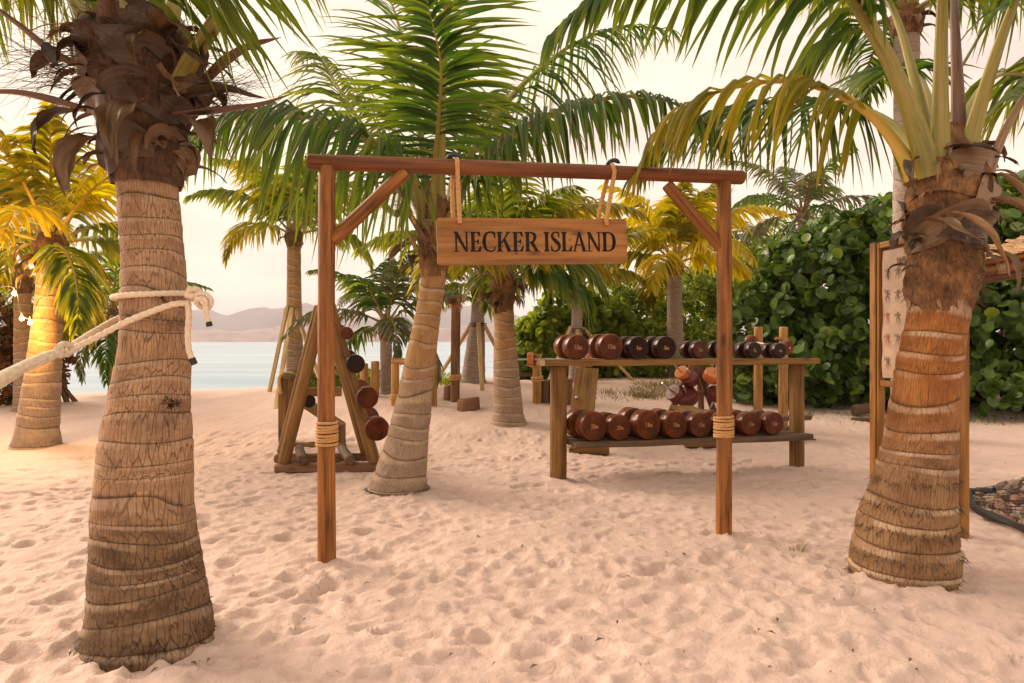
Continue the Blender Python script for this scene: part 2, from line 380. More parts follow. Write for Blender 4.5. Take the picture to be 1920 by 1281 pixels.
LF_OLIVE = leaf_mat('palm_leaf_olive', (0.055, 0.098, 0.013), (0.145, 0.190, 0.021), (0.36, 0.33, 0.035), 0.52, 0.42, 0.5)
LF_GLOW_YELLOW = leaf_mat('palm_leaf_glow_yellow', (0.28, 0.27, 0.018), (0.54, 0.45, 0.026), (0.68, 0.52, 0.04), 0.58)  # yellow leaf colour with the glow of lamplight put into it
LF_LIME = leaf_mat('palm_leaf_yellow_green', (0.11, 0.13, 0.014), (0.29, 0.26, 0.02), (0.48, 0.33, 0.03), 0.5)
LF_DULL = leaf_mat('palm_leaf_dull_green', (0.060, 0.080, 0.028), (0.11, 0.12, 0.045), (0.21, 0.16, 0.07), 0.3)
LF_GRAPE = leaf_mat('sea_grape_leaf', (0.030, 0.064, 0.012), (0.095, 0.165, 0.024), (0.24, 0.30, 0.045), 0.25, 0.36, 0.0)
LF_SHRUB = leaf_mat('small_shrub_leaf', (0.070, 0.120, 0.016), (0.23, 0.30, 0.040), (0.40, 0.38, 0.06), 0.48, 0.45, 0.0)
LF_RUST = leaf_mat('rust_shrub_leaf', (0.07, 0.05, 0.012), (0.20, 0.085, 0.018), (0.32, 0.12, 0.02), 0.3, 0.45, 0.0)
LF_GRASS = leaf_mat('beach_grass_blade', (0.10, 0.10, 0.03), (0.22, 0.19, 0.07), (0.36, 0.27, 0.12), 0.3, 0.6)
def petiole_mat(name, a, b_, c, su=30, sv=1.5):
    m, t, b = M_new(name)
    v, s = uv_vec(t, su, sv); f0 = noise(t, v, 1.0, 5, 0.65); f1 = noise(t, uv_vec(t, su*4, sv*3)[0], 1.0, 3, 0.6); f = mathn(t, 'ADD', mathn(t, 'MULTIPLY', f0, 0.6), mathn(t, 'MULTIPLY', f1, 0.4))
    col = ramp(t, f, [(0.3, a), (0.5, b_), (0.72, c)]); t.links.new(col, b.inputs['Base Color']); b.inputs['Roughness'].default_value = 0.45
    bump(t, b, f, 0.2, 0.004); return m
PT_GREEN = petiole_mat('green_petiole', (0.10, 0.10, 0.02), (0.25, 0.21, 0.035), (0.38, 0.25, 0.10))
PT_YELLOW = petiole_mat('yellow_petiole', (0.34, 0.24, 0.03), (0.50, 0.32, 0.04), (0.55, 0.30, 0.06))
PT_BROWN = petiole_mat('dead_petiole', (0.06, 0.032, 0.02), (0.14, 0.070, 0.042), (0.24, 0.13, 0.08))
SHEATH = petiole_mat('brown_leaf_sheath', (0.045, 0.023, 0.010), (0.14, 0.076, 0.034), (0.28, 0.165, 0.080), 70, 2.5)
SHEATH_D = petiole_mat('dark_leaf_sheath', (0.014, 0.008, 0.005), (0.050, 0.027, 0.014), (0.13, 0.072, 0.036), 70, 2.5)
SHEATH_P = petiole_mat('pale_leaf_sheath', (0.12, 0.064, 0.030), (0.26, 0.152, 0.076), (0.42, 0.27, 0.15), 70, 2.5)
FIBRE = plain('palm_fibre', (0.13, 0.065, 0.032), 0.9, 0, 0.5, 40, 0)
COCO = plain('green_coconut', (0.12, 0.16, 0.03), 0.45, 0, 0.3, 9, 0)
def boot_mat(name, a, b_, c):
    m, t, b = M_new(name)
    tc_ = t.nodes.new('ShaderNodeTexCoord'); f = noise(t, tc_.outputs['Object'], 9, 8, 0.7)
    mp_ = nd(t, 'ShaderNodeMapping', {'Scale': (60, 60, 14), 'Rotation': (0.35, 0.2, 0)}); t.links.new(tc_.outputs['Object'], mp_.inputs[0]); g = noise(t, mp_.outputs[0], 1.0, 4, 0.65)
    col = ramp(t, mathn(t, 'ADD', mathn(t, 'MULTIPLY', f, 0.6), mathn(t, 'MULTIPLY', g, 0.4)), [(0.36, a), (0.5, b_), (0.66, c)])
    t.links.new(col, b.inputs['Base Color']); b.inputs['Roughness'].default_value = 0.95; bump(t, b, g, 0.8, 0.012); return m
BOOT = boot_mat('fibrous_boot', (0.045, 0.022, 0.012), (0.17, 0.085, 0.035), (0.36, 0.18, 0.07))
BOOT_D = boot_mat('dark_fibrous_boot', (0.022, 0.012, 0.008), (0.075, 0.040, 0.022), (0.19, 0.10, 0.052))

# ------------------------------------------------------------------ ground, sea, hills
def lattice(seed): return np.random.default_rng(seed).uniform(-1, 1, (256, 256))
_lat = [lattice(s) for s in range(6)]
def vnoise(x, y, sd=0):
    g = _lat[sd % 6]; xi = np.floor(x).astype(int); yi = np.floor(y).astype(int); fx = x - xi; fy = y - yi
    fx = fx*fx*(3 - 2*fx); fy = fy*fy*(3 - 2*fy)
    a = g[xi % 256, yi % 256]; b = g[(xi+1) % 256, yi % 256]; c = g[xi % 256, (yi+1) % 256]; d = g[(xi+1) % 256, (yi+1) % 256]
    return (a*(1-fx) + b*fx)*(1-fy) + (c*(1-fx) + d*fx)*fy
def spread(a, b, step, lo, hi, growth):
    v = list(np.arange(a, b + step/2, step)); s = step
    while v[-1] < hi: s *= growth; v.append(v[-1] + s)
    s = step; pre = []; x = a
    while x > lo: s *= growth; x -= s; pre.append(x)
    return np.array(pre[::-1] + v)
GX = spread(-4.4, 5.0, 0.022, -14000, 14000, 1.11); GY = spread(1.7, 8.0, 0.020, -40, 14000, 1.045)
X, Yg = np.meshgrid(GX, GY)
Z = gz_np(X, Yg)
near = (1 - sstep(14, 22, Yg))*(1 - sstep(14, 30, np.abs(X)))
Z += near*(0.024*vnoise(X*0.8, Yg*0.8, 0) + 0.013*vnoise(X*1.9 + 7, Yg*2.3, 1) + 0.011*vnoise(X*4.3, Yg*4.9, 2) + 0.007*vnoise(X*9.7, Yg*10.3, 3) + 0.0030*vnoise(X*23, Yg*23, 4))
def footprints(n, xr, yr, q, dmax):
    for _ in range(n):
        x = q.uniform(*xr); y = q.uniform(*yr); a = q.uniform(0, math.pi*2); l = q.uniform(0.04, 0.115); b_ = l*q.uniform(0.42, 0.85); d = q.uniform(0.012, dmax)
        i0, i1 = np.searchsorted(GX, [x - 0.34, x + 0.34]); j0, j1 = np.searchsorted(GY, [y - 0.34, y + 0.34])
        if i1 - i0 < 4 or j1 - j0 < 4: continue
        sx = X[j0:j1, i0:i1] - x; sy = Yg[j0:j1, i0:i1] - y
        u = (sx*math.cos(a) + sy*math.sin(a))/l; v = (-sx*math.sin(a) + sy*math.cos(a))/b_
        r = np.sqrt(u*u + v*v + 0.25*u*v) + 0.10*vnoise(sx*14 + x*3, sy*14 + y*5, 5)
        m = 1 - sstep(0.78, 1.02, r); sub = Z[j0:j1, i0:i1]; lev = float(sub[len(sub)//2, sub.shape[1]//2])
        sub[:] = sub*(1 - 0.75*m) + 0.75*m*(lev - d + 0.010*u) + 0.24*d*np.exp(-((r - 1.22)/0.24)**2)*(1 + 0.6*u)
q_ = np.random.default_rng(11)
footprints(3300, (-5.5, 6.5), (1.7, 10.0), q_, 0.022)
footprints(380, (-2.5, 2.2), (2.0, 4.4), q_, 0.033)
footprints(1100, (-4.5, 5.0), (1.7, 6.5), q_, 0.017)
for bx, by, br, bh in ((-1.17, 4.33, 0.10, 0.022), (1.50, 4.86, 0.10, 0.022), (-1.72, 3.22, 0.42, 0.03), (2.33, 4.08, 0.40, 0.025), (-1.09, 6.4, 0.36, 0.03), (0.47, 6.9, 0.14, 0.025), (3.12, 7.5, 0.14, 0.025)):
    Z += bh*np.exp(-((X - bx)**2 + (Yg - by)**2)/br**2)
nyg, nxg = X.shape
idx = np.arange(nyg*nxg).reshape(nyg, nxg)
Fq = np.stack([idx[:-1, :-1], idx[:-1, 1:], idx[1:, 1:], idx[1:, :-1]], -1).reshape(-1, 4)
def sand_mat():
    m, t, b = M_new('beach_sand')
    tc_ = t.nodes.new('ShaderNodeTexCoord'); o = tc_.outputs['Object']
    a = noise(t, o, 0.9, 5, 0.6); g = noise(t, o, 260, 2, 0.7); k = noise(t, o, 14, 5, 0.65)
    col = ramp(t, a, [(0.3, (0.61, 0.450, 0.382)), (0.7, (0.71, 0.535, 0.460))])
    col = mixc(t, col, ramp(t, g, [(0.30, (0.70, 0.68, 0.66)), (0.5, (1, 1, 1)), (0.75, (1.12, 1.12, 1.12))]), 0.55, 'MULTIPLY')
    col = mixc(t, col, ramp(t, k, [(0.30, (0.88, 0.86, 0.85)), (0.55, (1, 1, 1))]), 0.7, 'MULTIPLY')
    t.links.new(col, b.inputs['Base Color']); b.inputs['Roughness'].default_value = 0.95; b.inputs['Specular IOR Level'].default_value = 0.15
    k2 = noise(t, o, 5.5, 3, 0.5)
    k3 = noise(t, o, 48, 3, 0.6)
    h = mathn(t, 'ADD', mathn(t, 'ADD', mathn(t, 'ADD', mathn(t, 'MULTIPLY', k3, 0.006), mathn(t, 'MULTIPLY', k, 0.022)), mathn(t, 'MULTIPLY', g, 0.0022)), mathn(t, 'MULTIPLY', k2, 0.012))
    bump(t, b, h, 0.85, 1.0); return m
ground = obj('beach_ground', np.c_[X.ravel(), Yg.ravel(), Z.ravel()], Fq, sand_mat())
tag(ground, 'pink sand beach covered in soft footprints', 'sand', kind='structure')
def sea_mat():
    m, t, b = M_new('sea_water')
    tc_ = t.nodes.new('ShaderNodeTexCoord'); mp_ = nd(t, 'ShaderNodeMapping', {'Scale': (0.02, 0.15, 1)}); t.links.new(tc_.outputs['Object'], mp_.inputs[0])
    f = noise(t, mp_.outputs[0], 1.0, 5, 0.55)
    t.links.new(ramp(t, f, [(0.35, (0.26, 0.36, 0.44)), (0.65, (0.42, 0.50, 0.57))]), b.inputs['Base Color'])
    b.inputs['Roughness'].default_value = 0.42; b.inputs['IOR'].default_value = 1.33; b.inputs['Specular IOR Level'].default_value = 0.22
    mp2 = nd(t, 'ShaderNodeMapping', {'Scale': (0.5, 1.6, 1)}); t.links.new(tc_.outputs['Object'], mp2.inputs[0]); g = noise(t, mp2.outputs[0], 1.0, 3, 0.5); bump(t, b, g, 0.25, 0.15)
    return m
sx = spread(-60, 60, 20, -13500, 13500, 1.5); sy = spread(14, 60, 6, 10, 13500, 1.4)
SX, SY = np.meshgrid(sx, sy); si = np.arange(SX.size).reshape(SX.shape)
sea = obj('sea', np.c_[SX.ravel(), SY.ravel(), np.full(SX.size, -0.8)], np.stack([si[:-1, :-1], si[:-1, 1:], si[1:, 1:], si[1:, :-1]], -1).reshape(-1, 4), sea_mat())
tag(sea, 'calm pale blue sea behind the beach', 'sea', kind='structure')
HILL = plain('far_hill_scrub', (0.10, 0.085, 0.045), 0.95, 0, 0.45, 0.006, 0)
SHORE = plain('far_shore_rock', (0.26, 0.17, 0.11), 0.95, 0, 0.5, 0.02, 0)
def ridge(name, Yd, prof, depth, mat, label, sd, hk=1.0):
    pxs = np.linspace(prof[0][0], prof[-1][0], 130); hs = np.interp(pxs, [p[0] for p in prof], [p[1] for p in prof])
    rows = []; nr = 14
    for i in range(nr):
        t = i/(nr - 1); Yr = Yd + depth*t; k = math.sin(math.pi*min(t*0.5/0.6, 0.5)) if t < 0.6 else math.cos((t - 0.6)/0.4*math.pi/2)
        xs = (pxs - 960)/F*Yd
        z = hs*hk/F*Yd*k*(1 + 0.14*vnoise(pxs*0.03 + sd, np.full_like(pxs, t*6), 1) + 0.09*vnoise(pxs*0.10 + sd, np.full_like(pxs, t*14), 2) + 0.05*vnoise(pxs*0.3, np.full_like(pxs, t*30), 3))
        rows.append(np.c_[xs, np.full_like(xs, Yr), z - 3])
    V = np.vstack(rows); n = len(pxs); ii = np.arange(nr*n).reshape(nr, n)
    o = obj(name, V, np.stack([ii[:-1, :-1], ii[:-1, 1:], ii[1:, 1:], ii[1:, :-1]], -1).reshape(-1, 4), mat)
    return tag(o, label, 'hill', kind='structure')
ridge('far_hills', 3600, [(-500, 10), (-300, 45), (-100, 60), (80, 50), (220, 55), (330, 52), (430, 66), (480, 70), (535, 58), (600, 44), (680, 44), (760, 50), (830, 62), (880, 70), (930, 56), (985, 42), (1080, 30), (1250, 20), (1500, 2)], 1400, HILL, 'long hazy mauve hill ridge across the water', 3.0, 1.25)
ridge('far_shore_headland', 3000, [(-300, 0), (100, 18), (330, 24), (420, 22), (480, 27), (540, 30), (640, 26), (740, 28), (840, 30), (930, 34), (1000, 26), (1200, 0)], 350, SHORE, 'low rocky headland below the hazy hills', 9.0)

# ------------------------------------------------------------------ builders for palms
def build_trunk(parent, pts, radii, spacing, amp, tilt, mat, seg=40, step=0.014, seed=0, name='trunk', flare=0.0):
    q = np.random.default_rng(seed)
    pp = catmull(pts, 60); Ln = np.linalg.norm(np.diff(pp, axis=0), axis=1).sum(); n = int(Ln/step) + 2
    path = catmull(pp, n); s = np.linspace(0, Ln, n); rad = np.interp(s/Ln, np.linspace(0, 1, len(radii)) if not isinstance(radii[0], tuple) else [r[0] for r in radii], radii if not isinstance(radii[0], tuple) else [r[1] for r in radii])
    th = np.linspace(0, 2*math.pi, seg + 1)                       # seam on the far side
    S, TH = np.meshgrid(s, th, indexing='ij')
    ph = q.uniform(0, 6.28)
    rc = S/spacing + tilt*np.sin(TH + ph + 0.9*np.sin(S/spacing*0.6)) + 0.5*tilt*np.sin(2*TH + ph*2 + S/spacing*1.1) + 0.40*vnoise(S/spacing*0.8 + seed, np.zeros_like(S), 3)
    f = rc - np.floor(rc)
    kk = np.floor(rc)
    ringvar = 0.5 + 0.5*np.sin(kk*12.9 + seed)
    rr = np.repeat(rad[:, None], seg + 1, 1)*(1 + amp*(0.4 + ringvar)*(f**1.6 - 0.45) - amp*1.2*np.exp(-((f - 0.02)/0.05)**2) - amp*0.9*np.exp(-((f - 0.98)/0.04)**2))
    wrapn = 0.5*(vnoise(np.cos(TH)*2.2 + seed, S*6, 0) + vnoise(np.sin(TH)*2.2 + seed + 9, S*5, 1)); rr *= 1 + 0.035*wrapn
    fine = vnoise(np.cos(TH)*11 + 4, S*30 + np.sin(TH)*11, 2); rr *= 1 + 0.012*fine
    if flare: rr *= 1 + flare*np.exp(-S/0.045)*(0.6 + 0.6*vnoise(np.cos(TH)*4 + 2, np.sin(TH)*4 + 8, 1))
    X_ = path[:, None, 0] + rr*np.sin(TH); Y_ = path[:, None, 1] + rr*np.cos(TH); Z_ = np.repeat(path[:, None, 2], seg + 1, 1)
    V = np.stack([X_, Y_, Z_], -1).reshape(-1, 3); ii = np.arange(n*(seg + 1)).reshape(n, seg + 1)
    Fc = np.stack([ii[:-1, :-1], ii[1:, :-1], ii[1:, 1:], ii[:-1, 1:]], -1).reshape(-1, 4)
    return obj(name, V, Fc, mat, parent, np.c_[(TH/(2*math.pi)).ravel(), rc.ravel()])
def build_frond(parent, pts, Lf, n, wid, rb, m_leaf, m_pet, seed, t0=0.18, droop=0.9, a0=28, a1=62, vang=0.25, hint=None, fold=True, K=5, dexp=0.75, miss=0.04, clump=0.0, flat=0.75):
    q = np.random.default_rng(seed)
    path = catmull(pts, 36); Ln = np.linalg.norm(np.diff(path, axis=0), axis=1).sum()
    tt = np.linspace(0, 1, 36)
    rad = rb*(0.10 + 0.90*(1 - tt)**1.1)*(1 + 0.55*np.exp(-tt*14)); rad[-1] = 0.002
    fr = tube(path, rad, 10, None, True, None, flat).build('frond', m_pet, parent)
    chord = path[-1] - path[0]; up = np.array([0, 0, 1.0])
    Sd = np.array(hint, float) if hint is not None else np.cross(chord, up)
    if np.linalg.norm(Sd) < 0.25*np.linalg.norm(chord) and hint is None: Sd = np.array([1.0, 0, 0])
    T, _, _ = frames(path)
    t = np.repeat(np.linspace(t0, 0.995, n), 2) + q.normal(0, 0.35/n, 2*n); t = np.clip(t, t0*0.95, 0.999); side = np.tile([1.0, -1.0], n)
    keep = q.random(2*n) > miss; t = t[keep]; side = side[keep]; m = len(t)
    Pp = np.stack([np.interp(t, tt, path[:, i]) for i in range(3)], -1); Tt = np.stack([np.interp(t, tt, T[:, i]) for i in range(3)], -1); Tt /= np.linalg.norm(Tt, axis=1)[:, None]
    S_ = Sd - Tt*(Tt @ Sd)[:, None]; S_ /= np.linalg.norm(S_, axis=1)[:, None] + 1e-9
    N_ = np.cross(S_, Tt)
    if N_[:, 2].mean() < -0.05: N_ = -N_
    u = (t - t0)/(1 - t0)
    ang = np.radians(a0 + (a1 - a0)*u) + q.normal(0, 0.07, m)
    d0 = S_*side[:, None]*np.cos(ang)[:, None] + Tt*np.sin(ang)[:, None] + N_*(vang + q.normal(0, 0.10, m))[:, None]
    d0 /= np.linalg.norm(d0, axis=1)[:, None]
    ln = Lf*(0.50 + 0.62*np.sin(np.clip(u*1.15 + 0.18, 0, 1)*math.pi)**0.8)*np.where(u > 0.8, 1 - (u - 0.8)*1.6, 1)*q.uniform(0.85, 1.1, m)
    dr = droop*q.uniform(0.75, 1.25, m)
    tw = q.normal(0, 0.35, m)
    pos = Pp.copy(); rows = []; wp = np.interp(np.linspace(0, 1, K + 1), [0, 0.2, 0.55, 0.8, 1], [0.55, 1, 0.85, 0.5, 0.06])
    sway = q.normal(0, 0.06, (m, 3)); sway[:, 2] = 0
    for k in range(K + 1):
        d = d0 + np.array([0, 0, -1.0])*(dr*(k/K)**dexp)[:, None] + sway*k; d /= np.linalg.norm(d, axis=1)[:, None]
        W = Tt - d*np.sum(Tt*d, 1)[:, None]; W /= np.linalg.norm(W, axis=1)[:, None] + 1e-9; Nn = np.cross(d, W)
        W2 = W*np.cos(tw)[:, None] + Nn*np.sin(tw)[:, None]; N2 = np.cross(d, W2)
        hw = wid*0.5*wp[k]*(0.8 + 0.4*(ln/Lf))[:, None]
        if fold: rows.append(np.stack([pos - W2*hw + N2*hw*0.55, pos, pos + W2*hw + N2*hw*0.55], 1))
        else: rows.append(np.stack([pos - W2*hw, pos + W2*hw], 1))
        pos = pos + d*(ln/K)[:, None]
    V = np.stack(rows, 1); C = V.shape[2]
    ii = np.arange(m*(K + 1)*C).reshape(m, K + 1, C)
    Fc = np.stack([ii[:, :-1, :-1], ii[:, :-1, 1:], ii[:, 1:, 1:], ii[:, 1:, :-1]], -1).reshape(-1, 4)
    uu = np.repeat(np.clip(q.beta(2, 2.4, m), 0, 1), (K + 1)*C); vv = np.tile(np.repeat(np.linspace(0, 1, K + 1), C), m)
    obj('leaflets', V.reshape(-1, 3), Fc, m_leaf, fr, np.c_[uu, vv], True, 'stuff')
    return fr
def arc_points(base, az, el, Ln, bend, n=7, twist=0.0):
    p = np.array(tuple(base), float); out = [p.copy()]; e = el
    for i in range(n):
        st = Ln/n; out.append(out[-1] + st*np.array([math.sin(az)*math.cos(e), math.cos(az)*math.cos(e), math.sin(e)])); e -= bend/n*(0.5 + 1.0*i/n); az += twist/n
    return [Vector(o) for o in out]
def vn1(a, b): return float(vnoise(np.array([a + 50.0]), np.array([b + 50.0]), 2)[0])
def flap(parent, base, out, down, Ln, wd, mat, seed, curl=0.6, hang=1.0, name='leaf_sheath', point=1.0, rip=0.06):
    """a dead leaf sheath: broad where it leaves the trunk, curling over and tapering to a ragged point"""
    q = np.random.default_rng(seed); base = np.array(tuple(base)); out = np.array(out, float); out /= np.linalg.norm(out)
    dn = np.array(down, float); dn /= np.linalg.norm(dn); nu, nv = 9, 16
    c = base.copy(); V = []; U = []
    sd = np.cross(out, [0, 0, 1.0]); sd = sd/np.linalg.norm(sd) if np.linalg.norm(sd) > 0.1 else np.array([1.0, 0, 0])
    tw = q.uniform(-0.5, 0.5); ph = q.uniform(0, 6.28)
    for j in range(nv):
        v = j/(nv - 1); d = out*(1 - v*hang) + dn*(0.15 + v*1.2*hang); d /= np.linalg.norm(d)
        wv = wd*(1 - v**1.5*point)*(0.75 + 0.5*math.sin(min(1, v*2.2)*math.pi*0.5)) + 0.004
        s2 = sd*math.cos(tw*v*2) + np.cross(d, sd)*math.sin(tw*v*2); nn = np.cross(s2, d)
        for i in range(nu):
            x = i/(nu - 1)*2 - 1; k = curl*(0.4 + v)
            off = s2*wv*0.5*math.sin(x*max(k, 0.2))/max(k, 0.2) + nn*wv*0.5*(1 - math.cos(x*k))/max(k, 0.2)*1.2
            off = off + nn*wd*(0.07*math.sin(7*v + 3*x + ph) + 0.09*vn1(x*2.3 + seed, v*4.1 + ph) + 0.05*vn1(x*5 + seed, v*9)) + s2*wd*0.10*vn1(seed + 3.1, v*6 + (5 if x > 0 else 0))*abs(x) + d*(Ln*rip*1.6*vn1(x*4.5 + ph, seed)*v)
            V.append(c + off); U.append((x*wd*0.5, v*Ln))
        c = c + d*Ln/(nv - 1)
    Fc = [(j*nu + i, j*nu + i + 1, (j+1)*nu + i + 1, (j+1)*nu + i) for j in range(nv - 1) for i in range(nu - 1)]
    return obj(name, V, Fc, mat, parent, U)
def wrap(parent, cfun, rfun, th0, th1, z0, z1, slant, mat, seed, flare=0.03, name='leaf_sheath'):
    """a sheath lying round the trunk: angle range, height range, upper edge slanted and curled off the bark"""
    q = np.random.default_rng(seed); nu, nv = 18, 8; V = []; U = []; ph = q.uniform(0, 6.28)
    for j in range(nv):
        v = j/(nv - 1)
        for i in range(nu):
            u = i/(nu - 1); th = th0 + (th1 - th0)*u; ed = math.sin(math.pi*u)**0.5
            z = z0 + slant*u + (z1 - z0)*v*(0.35 + 0.65*ed) + 0.012*math.sin(8*u + ph)
            r = rfun(z)*1.04 + 0.006 + flare*(v**3)*(0.5 + 0.5*math.sin(5*u + ph)) + 0.008*math.sin(11*u + 4*v + ph) + (1 - ed)*0.004
            c = cfun(z); V.append((c[0] + r*math.sin(th), c[1] + r*math.cos(th), z)); U.append((v*(z1 - z0), u*0.4))
    Fc = [(j*nu + i, (j+1)*nu + i, (j+1)*nu + i + 1, j*nu + i + 1) for j in range(nv - 1) for i in range(nu - 1)]
    return obj(name, V, Fc, mat, parent, U)
def fibres(parent, starts, seed, Ln=(0.1, 0.3), r=0.0014, mat=None, spreadv=0.6, grav=0.5):
    q = np.random.default_rng(seed); mb = MB()
    for p, d in starts:
        d = np.array(d, float) + q.normal(0, spreadv, 3)*0.6; d /= np.linalg.norm(d); l = q.uniform(*Ln); pts = [np.array(tuple(p))]
        for k in range(6):
            d = d + q.normal(0, 0.16, 3) + np.array([0, 0, -grav*0.12]); d /= np.linalg.norm(d); pts.append(pts[-1] + d*l/6)
        tube(np.array(pts), np.linspace(r, r*0.35, 7), 3, None, False, mb)
    return mb.build('fibres', mat or FIBRE, parent, True, 'stuff')
def boot(parent, cfun, rfun, z0, z1, mat, seed, amp=0.10, n=40, seg=48):
    """the matted fibre under the crown"""
    zs = np.linspace(z0, z1, n); th = np.linspace(0, 2*math.pi, seg + 1); V = []; U = []
    for z in zs:
        c = cfun(z); r = rfun(z)
        k = 1 + amp*(0.6*vnoise(np.cos(th)*2.5 + seed, np.sin(th)*2.5 + z*7, 0) + 0.5*vnoise(np.cos(th)*5 + seed + 20, np.sin(th)*5 + z*17, 1) + 0.25*vnoise(np.cos(th)*11 + 40, np.sin(th)*11 + z*40, 2))
        V.append(np.c_[c[0] + r*k*np.sin(th), c[1] + r*k*np.cos(th), np.full(seg + 1, z)]); U.append(np.c_[th/6.28, np.full(seg + 1, z)])
    ii = np.arange(n*(seg + 1)).reshape(n, seg + 1)
    return obj('fibre_boot', np.vstack(V), np.stack([ii[:-1, :-1], ii[1:, :-1], ii[1:, 1:], ii[:-1, 1:]], -1).reshape(-1, 4), mat, parent, np.vstack(U))
def hp(l): return [P(*p) for p in l]

# ------------------------------------------------------------------ the timber gate and its hanging sign
gl = G(613, 1052); gr_ = G(1357, 1008)
GD = Vector((gr_.x - gl.x, gr_.y - gl.y, 0)).normalized()          # along the gate
GN = Vector((GD.y, -GD.x, 0))                                      # towards the viewer
def on_plane(px, py, p0=gl, d=GD, off=0.0):
    n = Vector((d.y, -d.x, 0)); r = Vector(((px - 960)/F, 1.0, -(py - 640.5)/F)); o = Vector((0, 0, H)); q0 = p0 + n*off
    k = (q0 - o).dot(n)/r.dot(n); return o + r*k
gate = thing('timber_gate', 'orange brown round log gate frame standing in the sand with rope lashings', 'gate', gl)
tl = on_plane(613, 318); tr_ = on_plane(1357, 346)
log_shape(gl + Vector((0, 0, -0.12)), (gl.x + 0.0, gl.y, tl.z + 0.02), 0.056, 0.052, 22, 22, 0.03, 3, None, 0.008).build('post', W_GATE, gate)
log_shape(gr_ + Vector((0, 0, -0.12)), (gr_.x, gr_.y, tr_.z + 0.02), 0.057, 0.052, 22, 22, 0.03, 4, None, -0.006).build('post', W_GATE, gate)
b0 = on_plane(576, 304); b1 = on_plane(1393, 333)
log_shape(b0, b1, 0.050, 0.050, 22, 24, 0.025, 5, None, 0.004).build('beam', W_BEAM, gate)
log_shape(on_plane(760, 322, off=-0.004), on_plane(622, 452, off=-0.004), 0.045, 0.044, 20, 10, 0.03, 6).build('brace', W_GATE, gate)
log_shape(on_plane(1250, 346, off=-0.004), on_plane(1357, 470, off=-0.004), 0.043, 0.043, 20, 10, 0.03, 7).build('brace', W_GATE, gate)
def lash(c, r, zc, hgt, rr, parent, mat, seed, name='rope_lashing'):
    turns = max(3, int(hgt/(rr*1.9))); pts = []
    for k in range(turns*14 + 1):
        a = k/14*2*math.pi; u = k/(turns*14); pts.append((c.x + (r + rr*0.75)*math.cos(a + seed), c.y + (r + rr*0.75)*math.sin(a + seed), zc - hgt/2 + hgt*u + 0.004*math.sin(a*0.7)))
    return rope_shape(pts, rr, int(turns*14*4.0), None, 3, 7.5, 8).build(name, mat, parent)
lash(gl, 0.056, on_plane(613, 814).z, 0.155, 0.0095, gate, ROPE_TAN, 0.4)
lash(gr_, 0.057, on_plane(1357, 800).z, 0.155, 0.0095, gate, ROPE_TAN, 1.9)

# --- lettering helpers: flat painted shapes
def ribbon(pts, n=26):
    c = catmull([(p[0], p[1], 0) for p in pts], n); wd = np.interp(np.linspace(0, 1, n), np.linspace(0, 1, len(pts)), [p[2] for p in pts])
    T = np.gradient(c, axis=0); T /= np.linalg.norm(T, axis=1)[:, None] + 1e-9; Nn = np.c_[-T[:, 1], T[:, 0]]
    a = c[:, :2] + Nn*wd[:, None]/2; b = c[:, :2] - Nn*wd[:, None]/2
    return [[tuple(b[i]), tuple(b[i+1]), tuple(a[i+1]), tuple(a[i])] for i in range(n - 1)]
def rc_(x0, y0, x1, y1): return [[(x0, y0), (x1, y0), (x1, y1), (x0, y1)]]
def stem(x0, x1, s=0.09):      # an upright with bracketed foot and head serifs
    return rc_(x0, 0, x1, 1) + rc_(x0 - s, 0, x1 + s, 0.045) + rc_(x0 - s, 0.955, x1 + s, 1) + [[(x0 - s*0.6, 0.045), (x1 + s*0.6, 0.045), (x1, 0.13), (x0, 0.13)], [(x0, 0.87), (x1, 0.87), (x1 + s*0.6, 0.955), (x0 - s*0.6, 0.955)]]
def arms(x0, x1, mid=True, top=True):
    g = rc_(x0, 0, x1, 0.06) + [[(x1 - 0.16, 0.06), (x1, 0.0), (x1 + 0.05, 0.27), (x1, 0.27)]]
    if top: g += rc_(x0, 0.94, x1 - 0.04, 1) + [[(x1 - 0.18, 0.94), (x1 - 0.05, 0.76), (x1, 0.76), (x1 - 0.03, 1.0)]]
    if mid: g += rc_(x0, 0.475, x1 - 0.14, 0.535) + [[(x1 - 0.22, 0.475), (x1 - 0.11, 0.37), (x1 - 0.11, 0.64), (x1 - 0.22, 0.535)]]
    return g
